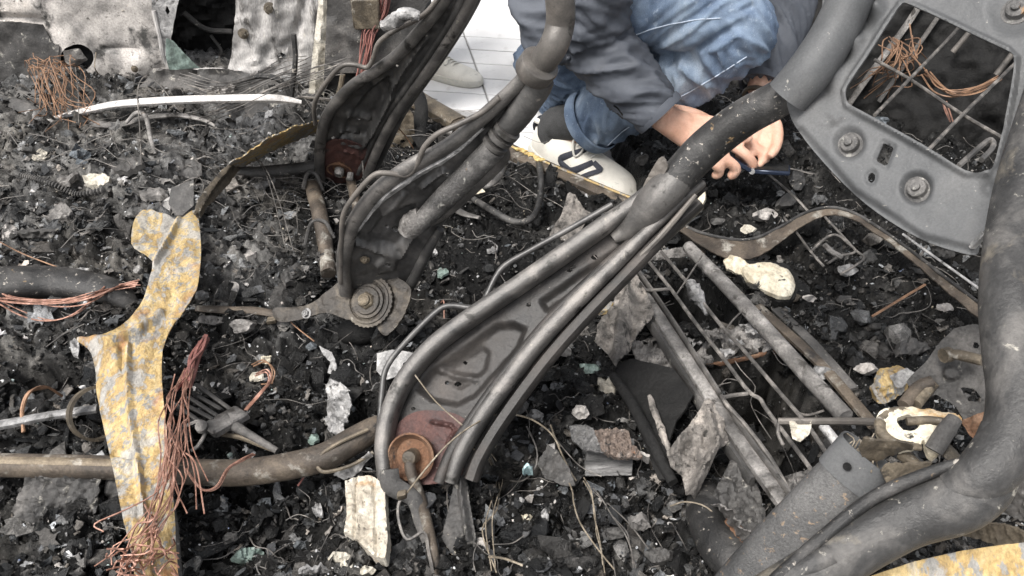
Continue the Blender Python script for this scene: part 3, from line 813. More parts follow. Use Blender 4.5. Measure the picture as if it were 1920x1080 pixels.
# ---------- near seat: side member, tube, back plate, right member
P1 = Z(775, 850, .08)
near = thing('near_seat_frame', 'nearest burnt seat back frame with curved side member, tube and grey back plate', 'seat frame', Z(775, 900, .0), 'burnt seat frames')
ns = PlaneS([(775, 850, .085), (1240, 370, .45), (880, 850, .105)])
outer = [(722, 895), (722, 830), (735, 765), (765, 705), (815, 650), (880, 600), (960, 545), (1050, 480), (1120, 432), (1180, 395), (1240, 350)]
inner = [(1330, 345), (1270, 400), (1210, 455), (1150, 510), (1090, 575), (1030, 640), (975, 710), (930, 770), (890, 840), (858, 905)]
st1 = [(770, 728), (800, 690), (860, 650), (925, 602), (960, 600), (985, 612), (970, 650), (935, 690), (885, 745), (850, 762), (800, 752)]
st2 = [(810, 700), (850, 668), (895, 640), (912, 655), (905, 690), (880, 715), (850, 730)]
st3 = [(958, 600), (1010, 560), (1090, 520), (1110, 530), (1050, 590), (985, 640)]
relf = summ(lambda X, Y: -.016 + 0 * X, stamp(st1, -.016, 13), stamp(st2, -.008, 12), ridge([(822, 694), (850, 703), (878, 706)], 13, .009),
            stamp([(1005, 560), (1090, 500), (1180, 440), (1190, 460), (1110, 520), (1020, 585)], -.012, 11), ridge([(800, 780), (840, 788), (850, 800), (835, 830)], 7, .005),
            dimple(775, 850, 60, -.006), wob(.0012, 40, 2), wob(.0004, 9, 4))
holes = [circ(769, 765, 4.5, 4.5, 12), circ(772, 757, 2, 3, 8), circ(827, 714, 4.5, 4.5, 12), circ(846, 716, 7, 5, 12), circ(860, 675, 5, 4, 12), circ(987, 568, 6, 4, 12), circ(1068, 500, 11, 4.5, 14, -.7), circ(1112, 478, 7, 5, 12), circ(1100, 470, 5, 4, 12), circ(938, 620, 1.5), circ(1010, 545, 4, 3)]
mb = MB().sheet(outer + inner, ns, holes[:8], relf, 3.2, .003)
mm = M['darkred']
side = mb.build('side_member', mm, near)
mb = MB().sheet([(738, 800), (765, 775), (800, 768), (850, 775), (878, 800), (868, 850), (850, 900), (738, 905), (730, 850)], PlaneS([(775, 850, .088), (1240, 370, .453), (880, 850, .108)]), [circ(775, 852, 36)], summ(lambda X, Y: -.012 + 0 * X, ridge([(805, 790), (842, 797), (850, 806), (836, 830)], 6, .008), wob(.0015, 12, 8)), 3.2, .002, smooth=4)
mb.build('foot_plate', M['redframe'], near)
# rolled flanges
of = [(728, 905), (724, 830), (740, 760), (772, 700), (822, 645), (890, 594), (970, 540), (1060, 478), (1135, 425), (1200, 380), (1250, 335)]
rod(on(ns, of, .008), [.013, .0145, .015, .0155, .0155, .0155, .0155, .0155, .015, .014, .012], 'outer_flange', M['frame_light'], near, 20, 7, flat=1.45, sq=3.2, upv=normal(ns, 900, 600))
inf = [(848, 905), (868, 850), (905, 785), (955, 715), (1010, 645), (1075, 575), (1140, 512), (1215, 438), (1290, 370), (1320, 345)]
rod(on(ns, inf, .008), [.010, .012, .013, .0135, .0135, .013, .012, .010, .008, .006], 'inner_flange', M['frame_light'], near, 20, 7, flat=1.5, sq=3.2, upv=normal(ns, 900, 600))
inf2 = [(820, 905), (842, 850), (880, 790), (928, 722), (985, 650), (1045, 582), (1112, 518), (1185, 452), (1255, 395)]
rod(on(ns, inf2, -.004), [.010] * 9, 'inner_web', M['darkred'], near, 10, 6, flat=.6, upv=normal(ns, 900, 600))
inf3 = [(880, 900), (895, 860), (930, 800), (985, 722), (1040, 652), (1105, 580), (1165, 518), (1235, 445), (1310, 375)]
rod(on(ns, inf3, -.014), [.0125] * 9, 'rear_web', M['darkred'], near, 12, 6, flat=1.3, sq=3.5, upv=normal(ns, 900, 600))
# wire rod along the outer edge
rod(on(ns, [(716, 812), (722, 740), (730, 692), (765, 645), (822, 588), (850, 576), (893, 580), (912, 565), (932, 525), (952, 500), (1000, 472), (1080, 428), (1150, 388)], .014), .0056, 'edge_wire', M['frame'], near, 10, 5)
# recliner cup with bolt shaft
c = on(ns, [(775, 855)], .004)[0]; n = normal(ns, 775, 855)
n2 = unit(n + np.array([.10, 0, -.25]))
mb = MB().lathe(c, n2, [(.020, -.022), (.036, -.020), (.041, .004), (.043, .012), (.040, .014), (.036, .006), (.030, -.002), (.012, -.004), (.005, -.003)], 28); cup = mb.build('recliner_cup', M['rust'], near)
mb = MB().lathe(c, n2, [(.014, -.004), (.014, .016), (.012, .022), (.008, .024)], 14); nut = mb.build('shaft_nut', M['tan'], cup)
rod([c + n2 * .01, c + n2 * .025 + np.array([.004, -.01, -.02]), G(792, 955, .02), G(812, 1040, .02), G(818, 1090, .0)], [.009, .010, .010, .009, .009], 'recliner_shaft', M['brownrail'], near)
rod(P([(730, 880, .09), (735, 910, .07), (775, 935, .05), (790, 980, .03), (812, 1040, .02)]), [.016, .018, .014, .012, .010], 'torn_link', M['dirtypanel'], near, 10, 6, flat=.35)
# main tube, bends up to the back plate
tubep = [(1180, 425, .40), (1235, 372, .46), (1300, 300, .525), (1345, 258, .565), (1400, 218, .61), (1460, 185, .645), (1500, 152, .672), (1540, 95, .70)]
rod(P(tubep), [.022, .029, .032, .032, .031, .030, .029, .026], 'curved_tube', M['tube_dark'], near, 28, 8)
rod(P([(1150, 448, .385), (1182, 425, .405), (1235, 370, .465), (1275, 325, .50)]), [.010, .026, .034, .0345], 'flattened_tube_end', M['frame_light'], near, 20, 7, flat=.9)
mb = MB().sheet([(1236, 296), (1218, 325), (1205, 352), (1222, 350), (1250, 318), (1246, 298)], PlaneS([(1236, 300, .53), (1205, 352, .47), (1250, 340, .50)]), (), wob(.002, 10), 3, .003, smooth=4); mb.build('tube_lug', M['tube_mid'], near)
rod(P([(1165, 512, .345), (1230, 452, .40), (1305, 365, .475)]), [.004, .006, .004], 'tube_seam', M['tube_mid'], near, 8, 6)
# sleeve of the back plate gripping the tube
rod(P([(1476, 182, .672), (1520, 130, .715), (1568, 55, .765), (1610, -40, .83), (1640, -120, .88)]), [.0335, .034, .0335, .033, .033], 'plate_sleeve', M['plate'], near, 26, 7, jit=.012)
bp = PlaneS([(1490, 190, .665), (1850, 460, .60), (1900, 20, .83)])
bo = [(1560, -80), (1535, 60), (1500, 130), (1475, 172), (1478, 210), (1498, 248), (1540, 300), (1600, 362), (1665, 412), (1730, 448), (1785, 468), (1828, 475), (1842, 445), (1880, 430), (1960, 420), (2100, 330), (2100, -120), (1700, -120)]
win = [(1600, 150), (1640, 90), (1672, 40), (1692, 12), (1712, 14), (1830, 70), (1888, 98), (1902, 112), (1896, 170), (1868, 300), (1850, 322), (1812, 322), (1730, 272), (1620, 212), (1592, 195), (1588, 172)]
rb = summ(lambda X, Y: .011 * (1 - sstep(np.abs(sdf(X, Y, win)), 2, 14)), dimple(1592, 268, 36, -.015), dimple(1718, 352, 36, -.015),
          lambda X, Y: .016 * sum(np.exp(-((X - a) ** 2 + (Y - b) ** 2) / 260) for a, b in ((1645, 15), (1602, 78), (1560, 135))),
          lambda X, Y: -.008 * sum(np.exp(-((X - a) ** 2 + (Y - b) ** 2) / 200) for a, b in ((1622, 40), (1582, 100), (1545, 170), (1852, 350), (1870, 240))),
          ridge([(1500, 245), (1600, 360), (1730, 446), (1830, 472)], 12, -.006), lambda X, Y: -.010 * (1 - sstep(np.hypot(X - 1900, Y - 20), 15, 60)), wob(.0012, 90, 5))
mb = MB().sheet(cr([np.array(p, float) for p in bo], 3, True), bp, [cr([np.array(p, float) for p in win], 3, True), [(1655, 266), (1675, 275), (1661, 311), (1641, 300)], circ(1633, 332, 7, 10, 12, .2)], rb, 3.3, .0035, rim=(8, -.004))
bplate = mb.build('back_plate', M['plate'], near)
for x, y in ((1592, 268), (1718, 352), (1905, 15)):
    n = normal(bp, x, y)
    mb = MB().lathe(on(bp, [(x, y)], -.010)[0], n, [(.020, 0), (.019, .002), (.014, .003), (.0125, .012), (.010, .014), (.006, .014), (.0055, .019), (.003, .020)], 14); mb.build('plate_bolt', M['strut'], bplate)
mb = MB().box(on(bp, [(1836, 452)], .006)[0], (.004, 0, 0), (0, .004, 0), unit(np.array([.1, -.3, 1])) * .016, .001); mb.build('spot_weld', M['silver'], bplate)
# right hand tube, close to the camera
rt = [(2010, 60, .83), (1965, 200, .77), (1925, 330, .72), (1903, 450, .685), (1896, 560, .66), (1903, 660, .635), (1912, 740, .615), (1900, 815, .595), (1850, 885, .57), (1790, 925, .545)]
rod(P(rt), [.031, .031, .031, .031, .031, .0305, .030, .029, .027, .022], 'right_tube', M['rtube'], near, 30, 8)
rm = [(1880, 800, .60), (1855, 890, .565), (1800, 940, .54), (1700, 975, .51), (1600, 1030, .48), (1500, 1095, .45), (1380, 1170, .42)]
rod(P(rm), [.019, .027, .0300, .0285, .028, .029, .030], 'right_member', M['rtube'], near, 26, 8, flat=.85, upv=(-.2, -.5, 1))
rod(P([(1835, 855, .585), (1760, 880, .56), (1640, 932, .525), (1540, 1010, .49), (1450, 1090, .46)]), [.0012, .006, .007, .007, .007], 'right_member_edge', M['tube_dark'], near, 10, 7)
rod(P([(1560, 1040, .485), (1480, 1085, .46), (1380, 1150, .43)]), [.012, .013, .013], 'right_member_rib', M['rtube'], near, 12, 6)

# ---------- middle seat
mid = thing('middle_seat_frame', 'middle burnt seat frame with grey speckled cylinder clipped to its side', 'seat frame', Z(695, 600, 0), 'burnt seat frames')
ms = PlaneS([(695, 570, .085), (1005, 130, .66), (760, 560, .095)])
mo = [(650, 540), (642, 470), (655, 420), (700, 360), (760, 315), (830, 275), (900, 215), (960, 160), (1000, 112), (1042, 142), (1010, 190), (965, 240), (950, 285), (880, 370), (835, 415), (800, 470), (775, 520), (745, 545), (690, 548)]
rmid = summ(stamp([(688, 440), (720, 400), (780, 380), (790, 420), (770, 450), (740, 470), (700, 460)], -.012, 8), ridge([(668, 452), (710, 470), (752, 480), (775, 440)], 8, .010), stamp([(700, 495), (722, 475), (748, 480), (742, 505), (712, 515)], .008, 5),
            ridge([(790, 350), (830, 320), (850, 330)], 7, .008), ridge([(720, 400), (755, 365)], 12, .010), ridge([(905, 250), (960, 195), (990, 165)], 22, -.010), dimple(985, 165, 18, .012), dimple(960, 205, 14, .008), wob(.003, 30, 12), wob(.001, 9, 14))
mb = MB().sheet(mo, ms, [circ(725, 434, 5, 4), circ(741, 437, 7, 5.5), circ(728, 491, 8, 3.5), circ(838, 322, 3, 5)], rmid, 3.2, .003)
mb.build('side_member', M['frame'], mid)
rod(on(ms, [(648, 545), (645, 480), (660, 420), (705, 356), (765, 310), (840, 268), (905, 214), (965, 158), (1000, 118)], .008), [.014, .015, .016, .016, .016, .015, .014, .013, .013], 'outer_flange', M['frame_light'], mid, 12, 7, flat=.8, upv=normal(ms, 800, 350))
rod(on(ms, [(665, 430), (715, 366), (775, 322), (845, 282), (905, 232)], .012), [.004, .007, .007, .006, .003], 'torn_lip', M['silver'], mid, 8, 6, jit=.4)
rod(on(ms, [(745, 575), (775, 520), (800, 470), (825, 425)], .006), [.013, .012, .011, .008], 'inner_flange', M['frame'], mid, 10, 6)
rod(on(ms, [(805, 418), (840, 390), (890, 345), (938, 298), (944, 275), (930, 262)], .010), [.003, .011, .012, .012, .010, .004], 'side_lip', M['frame_light'], mid, 12, 7, flat=.5, upv=normal(ms, 800, 350))
rod(on(ms, [(785, 408), (830, 362), (880, 312), (925, 265)], .018), [.019, .0225, .023, .0225], 'gas_strut', M['strut'], mid, 20, 7)
rod(on(ms, [(764, 424), (774, 410), (792, 400)], .014), [.020, .024, .023], 'strut_end', M['greyrail'], mid, 12, 5, jit=.2)
for a, b in (((925, 262), (930, 256)), ((935, 250), (941, 243)), ((946, 238), (952, 231))):
    rod(on(ms, [a, b], .015), [.025, .025], 'clip_rib', M['frame_light'], mid, 16, 2)
rod(on(ms, [(930, 256), (965, 215), (1000, 165), (1012, 140)], .012), [.020, .024, .025, .024], 'upper_sleeve', M['frame'], mid, 18, 7, flat=.8, upv=normal(ms, 800, 350), jit=.03)
ct = P([(998, 138, .655), (1014, 118, .68), (1024, 104, .695)])
cx_ = unit(ct[2] - ct[0]); MB().lathe(ct[0] + (ct[1] - ct[0]) * .2, cx_, [(.023, -.003), (.0325, -.004), (.034, -.001), (.034, .021), (.0325, .024), (.024, .026)], 28).build('tube_collar', M['tube_mid'], mid)
rod(P([(1012, 124, .67), (1038, 85, .71), (1050, 45, .74), (1050, 0, .78), (1040, -60, .83), (1020, -140, .90)]), [.023, .0235, .0235, .0235, .0235, .0235], 'back_tube', M['tube_mid'], mid, 24, 8)
rod(on(ms, [(640, 520), (641, 440), (645, 390), (670, 350), (702, 317), (730, 314), (764, 317), (782, 296), (795, 265), (820, 240), (860, 222), (905, 198), (935, 172)], .016), .0052, 'edge_wire', M['tube_mid'], mid, 10, 5)
# recliner plate
M['recl'] = patina('burnt_recliner_metal', [(.3, (.02, .018, .016)), (.5, (.052, .045, .038)), (.68, (.14, .12, .095))], 16, ((.28, .26, .22), 40, .64, .72), None, (.4, .65), .25, .3, 90)
rp = PlaneS([(515, 590, .05), (700, 600, .095), (720, 515, .165)])
ro = [(512, 578), (545, 576), (580, 570), (615, 545), (645, 522), (680, 512), (730, 514), (766, 535), (770, 560), (752, 600), (728, 628), (715, 625), (700, 606), (655, 600), (610, 586), (575, 596), (540, 604), (516, 600)]
mb = MB().sheet(ro, rp, [circ(576, 587, 6, 5)], summ(dimple(697, 560, 48, -.008), dimple(697, 562, 30, .006), wob(.004, 25, 3), wob(.0015, 8, 5)), 3.2, .004, smooth=3); rplate = mb.build('recliner_plate', M['recl'], mid)
c = on(rp, [(695, 566)], .004)[0]; n = normal(rp, 695, 566)
mb = MB()
prof = []
k = 34; vv = []; ff = []
u = unit(np.cross(n, (0, 0, 1))); b = np.cross(n, u)
for lev in (0, .006):
    for i in range(k * 2):
        t = math.pi * i / k; r = .0575 if i % 2 else .0550
        vv.append(c + n * lev + (u * math.cos(t) + b * math.sin(t)) * r)
ff = [tuple(range(2 * k, 4 * k))] + [(i, (i + 1) % (2 * k), (i + 1) % (2 * k) + 2 * k, i + 2 * k) for i in range(2 * k)]
mb.add(vv, ff).build('toothed_disc', M['recl'], rplate)
mb = MB().lathe(c + n * .005, n, [(.050, 0), (.049, .004), (.044, .0045), (.043, .001), (.038, .001), (.037, .006), (.031, .006), (.029, .010), (.024, .010)], 32); mb.build('disc_ring', M['recl'], rplate)
mb = MB().lathe(c + n * .010, n, [(.020, 0), (.019, .009), (.016, .012)], 6).lathe(c + n * .014, n, [(.014, 0), (.013, .014), (.010, .016), (.005, .012)], 16); mb.build('pivot_nut', M['tan'], rplate)
mb = MB().hexbolt(on(rp, [(576, 588)], .002)[0], n, .008); mb.build('link_bolt', M['silver'], mid)
mb = MB().hexbolt(on(ms, [(684, 484)], .004)[0], normal(ms, 684, 484), .007); mb.build('side_bolt', M['tan'], mid)
rod(P([(370, 578, .02), (430, 582, .03), (480, 583, .03), (520, 590, .03)]), [.010, .012, .012, .010], 'recliner_arm', M['brownrail'], mid, 10, 6, flat=.6)
mb = MB().box(Z(510, 600, .03), np.array([.010, .003, 0]), np.array([-.006, .022, -.012]), (0, 0, .006), .002); mb.build('arm_clip', M['tan'], mid)
rod(P([(690, 615, .0), (680, 622, .0), (650, 622, -.02)]), [.035, .03, .028], 'lower_bush', M['black'], mid, 14, 4)

# ---------- far seat
far_ = thing('far_seat_frame', 'farthest burnt seat frame, beside the dark panel and bare paving', 'seat frame', Z(640, 340, 0), 'burnt seat frames')
fs = PlaneS([(640, 320, .07), (860, 10, .62), (700, 320, .075)])
fo = [(600, 330), (600, 260), (612, 215), (650, 165), (700, 130), (745, 100), (790, 50), (840, -10), (870, -60), (930, -60), (885, 5), (825, 100), (760, 190), (715, 270), (690, 330), (650, 345)]
rfar = summ(stamp([(635, 260), (655, 215), (690, 170), (730, 140), (735, 165), (712, 220), (690, 258), (660, 262)], -.014, 7), ridge([(640, 265), (680, 275), (705, 240), (735, 180)], 7, .010), ridge([(655, 215), (690, 228)], 9, .012), ridge([(640, 245), (668, 252)], 7, .010), ridge([(735, 165), (770, 110), (800, 70)], 8, .010), ridge([(695, 250), (735, 170)], 10, .008),
            ridge([(700, 150), (712, 140)], 12, -.01), wob(.004, 25, 22), wob(.0012, 8, 24))
mb = MB().sheet(fo, fs, [circ(671, 228, 4.5), circ(745, 122, 3.5), circ(625, 258, 4), circ(762, 98, 3)], rfar, 3.2, .003); mb.build('side_member', M['frame'], far_)
rod(on(fs, [(602, 340), (600, 290), (606, 238), (622, 200), (660, 158), (710, 125), (750, 95), (795, 45), (830, 0), (860, -60)], .008), .0145, 'outer_flange', M['frame_light'], far_, 12, 7, flat=.8, upv=normal(fs, 700, 200))
rod(on(fs, [(688, 330), (705, 285), (738, 220), (785, 155), (825, 98), (870, 25), (905, -50)], .006), [.013] * 7, 'inner_flange', M['frame_light'], far_, 12, 7, flat=.7, upv=normal(fs, 700, 200))
rod(on(fs, [(672, 325), (690, 285), (722, 220), (768, 155), (808, 98), (850, 30), (885, -50)], .000), [.009] * 7, 'inner_web', M['frame'], far_, 12, 7)
rod(on(fs, [(700, 325), (722, 280), (752, 218), (800, 150), (838, 95), (882, 22), (915, -50)], -.012), [.012] * 7, 'rear_web', M['frame'], far_, 12, 7)
rod(on(fs, [(593, 225), (592, 185), (615, 145), (642, 116), (665, 113), (690, 118), (702, 100), (712, 72), (740, 50), (795, 20), (830, -20)], .014), .0058, 'edge_wire', M['tube_mid'], far_, 10, 5)
rod(on(fs, [(598, 330), (618, 345), (640, 368), (655, 400)], .012), [.010, .009, .008, .007], 'lower_strap', M['dirtypanel'], far_, 8, 5, flat=.4)
mb = MB().sheet([(612, 268), (660, 265), (695, 290), (684, 330), (650, 342), (612, 335)], PlaneS([(640, 320, .075), (860, 10, .625), (700, 320, .08)]), [circ(637, 315, 14, 12)], summ(ridge([(645, 282), (665, 286), (680, 296)], 4, .006), wob(.002, 10)), 3, .002, smooth=3); mb.build('foot_plate', M['redframe'], far_)
c = on(fs, [(637, 316)], .006)[0]; n = unit(normal(fs, 637, 316) + np.array([0, 0, -.1]))
mb = MB().lathe(c, n, [(.034, -.008), (.036, .002), (.033, .003), (.026, -.004), (.01, -.005)], 22); mb.build('recliner_cup', M['rust'], far_)
mb = MB().lathe(c, n, [(.013, -.004), (.013, .012), (.009, .018)], 10).lathe(c + np.array([.03, 0, -.012]), n, [(.009, -.004), (.009, .018), (.006, .02)], 8); mb.build('shaft_nut', M['greyrail'], far_)
rod([c + n * .01, G(655, 345, .04), G(668, 390, .02), G(672, 430, .0)], [.012, .014, .013, .010], 'recliner_shaft', M['brownrail'], far_, 12, 6, jit=.2)
mb = MB().tube(on(fs, [(720, 30), (745, 20), (762, 8), (790, 12)], .03), [.010, .016, .014, .01], 10, 5, jit=.3); mb.build('melted_clip', M['silver'], far_)

# ================================================================== FLOOR STRUCTURE ON THE RIGHT
base = thing('seat_base_grille', 'burnt seat base of rails and spring wires over dark openings at the right', 'seat base', Z(1400, 700, 0))
rod(P([(1290, 462, .07), (1370, 545, .075), (1440, 622, .08), (1510, 700, .085), (1585, 782, .09)]), [.015, .0165, .0165, .0165, .0165], 'round_pipe', M['greyrail'], base, 18, 6)
def beam(pts, wd, ht, name, mat, parent, **k):
    return rod(pts, [wd] * len(pts), name, mat, parent, 12, 5, flat=ht / wd, sq=6, **k)
beam(P([(1172, 505, .055), (1225, 580, .06), (1290, 680, .065), (1360, 790, .07), (1430, 890, .075), (1485, 965, .08)]), .013, .010, 'angle_rail', M['greyrail'], base)
beam(P([(1196, 508, .062), (1250, 585, .07), (1315, 685, .075), (1385, 795, .08), (1455, 892, .085), (1500, 955, .09)]), .0035, .008, 'rail_lip', M['frame_light'], base)
beam(P([(1160, 520, .04), (1208, 590, .045), (1272, 690, .05), (1338, 800, .055), (1410, 905, .06)]), .006, .014, 'rail_web', M['dirtypanel'], base)
beam(P([(1420, 575, .03), (1480, 628, .03), (1545, 690, .03), (1640, 800, .03)]), .012, .006, 'inner_slide', M['brownrail'], base)
beam(P([(1455, 580, .02), (1520, 640, .02), (1600, 730, .02)]), .012, .004, 'slide_strip', M['dirtypanel'], base)
# ash-heaped cross straps
for poly, z in (([(1182, 640), (1232, 632), (1438, 605), (1456, 655), (1300, 690), (1205, 700)], .03), ([(1200, 476), (1290, 462), (1302, 480), (1212, 490)], .03), ([(1440, 905), (1530, 875), (1545, 905), (1460, 935)], .03)):
    s = PlaneS([(poly[0][0], poly[0][1], z), (poly[2][0], poly[2][1], z), (poly[-1][0], poly[-1][1], z - .012)])
    mb = MB().sheet(poly, s, (), summ(wob(.010, 14, 5), wob(.004, 5, 7)), 3, .006); mb.build('cross_strap', M['greyrail'], base)
beam(P([(1205, 702, .012), (1310, 690, .012), (1458, 658, .012)]), .004, .006, 'strap_edge', M['rust'], base)
def wires(name, lines, r, mat, parent, label=None, cat=None):
    for ln in lines:
        rod(P(ln), r, name, mat, parent, 7, 5)
wires('spring_wire', [[(1200, 470, .07), (1257, 541, .075), (1300, 600, .08), (1355, 670, .085), (1402, 732, .09), (1425, 748, .09), (1436, 766, .09), (1480, 825, .095), (1522, 882, .10), (1580, 965, .10), (1610, 1010, .09)],
                      [(1240, 472, .07), (1290, 532, .075), (1355, 614, .08), (1393, 655, .085), (1455, 728, .09), (1510, 792, .095), (1550, 850, .10), (1600, 920, .10), (1650, 985, .09)],
                      [(1204, 538, .075), (1215, 544, .075), (1256, 542, .076)],
                      [(1500, 962, .09), (1450, 868, .09), (1400, 800, .09), (1358, 752, .09), (1366, 743, .09), (1402, 738, .09)]], .0042, M['wire'], base)
wires('thin_wire', [[(1316, 480, .10), (1290, 520, .09), (1268, 553, .075)], [(1395, 580, .08), (1370, 605, .07), (1350, 640, .03)]], .002, M['wire'], base)
for ln in ([(1600, 985, .085), (1640, 1030, .08)], [(1612, 905, .10), (1655, 960, .095), (1690, 1010, .09)], [(1575, 900, .10), (1622, 962, .095), (1665, 1020, .09)], [(1545, 770, .09), (1515, 778, .07), (1490, 772, .05)]):
    rod(P(ln), .0024, 'bent_wire', M['wire'], base, 6, 5)
for x, y, z in ((1262, 655, .05), (1305, 640, .05), (1345, 628, .05), (1380, 640, .05), (1410, 622, .05), (1235, 672, .05), (1436, 640, .05), (1325, 668, .05), (1365, 660, .055), (1398, 612, .05)):
    v_, f__ = T_sheet[(x + y) % 10]; MB().add(v_ * (.010 + .008 * rnd.random()) * [1, 1, 1.6] + Z(x, y, z), f__).build('ash_clump', M['silver' if x % 3 == 0 else 'greyrail'], base, smooth=False)
mb = MB().tube(P([(1294, 530, .085), (1303, 548, .085), (1315, 568, .075), (1325, 590, .07)]), [.009, .016, .010, .004], 8, 5, jit=.7); mb.build('melted_lump', M['silver'], base)
rod(P([(1543, 798, .10), (1556, 814, .10), (1570, 832, .10)]), .009, 'rod_stub', M['silver'], base, 12)
# dark rocker channel left of the grille
ch = thing('dark_channel', 'sooty box channel beside the grille, its edge crusted pale', 'channel', Z(1210, 780, 0))
cs = PlaneS([(1150, 700, .0), (1235, 700, .045), (1250, 870, .03)])
mb = MB().sheet([(1140, 690), (1185, 672), (1262, 690), (1300, 740), (1268, 790), (1250, 840), (1262, 900), (1235, 900), (1215, 850), (1188, 780)], cs, (), wob(.003, 40, 2), 4, .004); mb.build('channel_face', M['black'], ch)
rod(P([(1150, 705, .02), (1190, 765, .03), (1222, 830, .035), (1262, 905, .03)]), [.010, .012, .012, .010], 'channel_edge', M['black'], ch, 10, 5)
mb = MB().tube(P([(1218, 742, .045), (1228, 772, .048), (1242, 812, .046), (1256, 848, .04)]), [.004, .007, .007, .004], 9, 5, jit=.6); mb.build('pale_crust', M['bracket'], ch)
# crumpled pale brackets
def crumple(name, outl, ctrl, mat, label, cat='bracket', rel_=None, cell=3, th=.003, holes=(), seed=1, amp=.010, group=None, smooth=0):
    mb = MB().sheet(outl, PlaneS(ctrl), holes, summ(wob(amp, 28, seed), wob(amp * .4, 9, seed + 3), *([rel_] if rel_ else [])), cell, th, smooth=smooth)
    return solo(mb, name, mat, label, cat, group)
crumple('crumpled_bracket', [(1160, 520), (1185, 500), (1212, 548), (1228, 588), (1196, 625), (1178, 660), (1160, 698), (1140, 665), (1116, 642), (1122, 610), (1150, 575)], [(1170, 520, .10), (1130, 640, .03), (1220, 590, .08)], M['bracket'], 'pale crumpled bracket at the upper end of the grille rail', rel_=summ(ridge([(1190, 530), (1170, 600), (1158, 690)], 20, .035), stamp(circ(1205, 640, 9, 12), -.01, 4)), seed=4)
crumple('crumpled_bracket', [(1258, 872), (1250, 848), (1290, 800), (1308, 775), (1330, 742), (1358, 790), (1368, 828), (1345, 850), (1322, 900), (1302, 942), (1286, 930), (1280, 895)], [(1258, 872, .05), (1335, 750, .10), (1300, 940, .03)], M['bracket'], 'pale crumpled bracket against the lower half of the grille rail', rel_=summ(ridge([(1345, 835), (1318, 880), (1296, 935)], 17, .030), ridge([(1325, 760), (1340, 830)], 14, .022), dimple(1295, 840, 20, -.012)), seed=6)
mb = MB().lathe(G(1268, 890, .06), (-.2, -.6, .8), [(.011, 0), (.012, .008), (.008, .012)], 12); solo(mb, 'washer', M['cream'], 'small cream washer below the lower pale bracket', 'washer')
crumple('torn_sheet', [(1330, 940), (1372, 862), (1420, 905), (1440, 980), (1430, 1005), (1370, 1000), (1330, 965)], [(1330, 940, .04), (1380, 870, .06), (1430, 1000, .03)], M['dirtypanel'], 'torn grey sheet below the lower pale bracket beside the post', 'metal sheet', seed=9)
# rusty elbow pipe
el = thing('rusty_elbow_pipe', 'black elbow pipe with an orange rust patch at the bottom', 'pipe', Z(1345, 1010, 0))
rod(P([(1322, 930, -.02), (1322, 962, .02), (1340, 1005, .045), (1372, 1045, .06), (1430, 1100, .07)]), [.03, .034, .036, .038, .038], 'pipe_bend', M['tube_dark'], el, 20, 7)
rod([q + np.array([.012, -.010, .016]) for q in P([(1336, 962, .03), (1352, 1000, .05), (1378, 1030, .062), (1410, 1052, .07)])], [.008, .020, .022, .016], 'rust_patch', M['rust'], el, 12, 6, jit=.15)
crumple('seam_sheet', [(1330, 950), (1352, 945), (1400, 1000), (1418, 1030), (1398, 1035), (1360, 985)], [(1330, 950, .05), (1410, 1030, .09), (1360, 985, .05)], M['greyrail'], 'ragged grey flange along the rusty elbow pipe', 'metal sheet', seed=12)

# ---------- upright post with open end
post = thing('square_post', 'thick grey square post with open capped end and rusty specks', 'post', Z(1400, 1060, .05))
pp = P([(1372, 1130, .14), (1452, 1035, .23), (1532, 950, .31), (1586, 893, .355)])
ax_ = unit(pp[-1] - pp[0])
M['post'] = patina('speckled_post_paint', [(.3, g(.045)), (.5, g(.085, .02)), (.7, g(.14, .03))], 8, ((.26, .19, .13), 90, .60, .68), ((.42, .40, .37), 5, .70, .72), (.4, .6), .3, .3, 120)
rod(pp, [.040, .038, .0365, .0355], 'post_body', M['post'], post, 28, 6, flat=.72, sq=3.2, upv=(-.2, -.4, 1), caps=False)
e0 = pp[-1]; e1_ = e0 + ax_ * .044
up_ = np.array([-.2, -.4, 1.0])
def hollow(mb, a, b, r, th, flat=.72, sq=3.2, seg=32):
    t = unit(b - a); u = unit(up_ - t * np.dot(up_, t)); v_ = np.cross(t, u)
    th_ = np.arange(seg) * 2 * np.pi / seg; ca, sa = np.cos(th_), np.sin(th_); k = (np.abs(ca) ** sq + np.abs(sa) ** sq) ** (-1 / sq)
    rings = []
    for (c, rr) in ((a, r), (b, r), (b, r - th), (a + t * .01, r - th)):
        rings.append(c + np.outer(ca * k * rr, v_) + np.outer(sa * k * (rr - (r - rr) * .0) * flat, u))
    V = np.concatenate(rings); F = []
    for i in range(3):
        for j in range(seg): F.append((i * seg + j, i * seg + (j + 1) % seg, (i + 1) * seg + (j + 1) % seg, (i + 1) * seg + j))
    F.append(tuple(3 * seg + j for j in range(seg)))
    mb.add(V, F)
mb = MB(); hollow(mb, e0 - ax_ * .002, e1_, .0385, .0030); mb.build('post_cap', M['plate'], post, auto=50)
mb = MB().lathe(e0 + ax_ * .024 + unit(up_ - ax_ * np.dot(up_, ax_)) * .0278 + np.array([-.006, 0, 0]), unit(up_ - ax_ * np.dot(up_, ax_)), [(.0, .0006), (.0055, .0006), (.0055, .0004)], 12); mb.build('cap_hole_disc', M['hole'], post)  # dark of a hole painted as a flat disc on the cap
fib = MB()
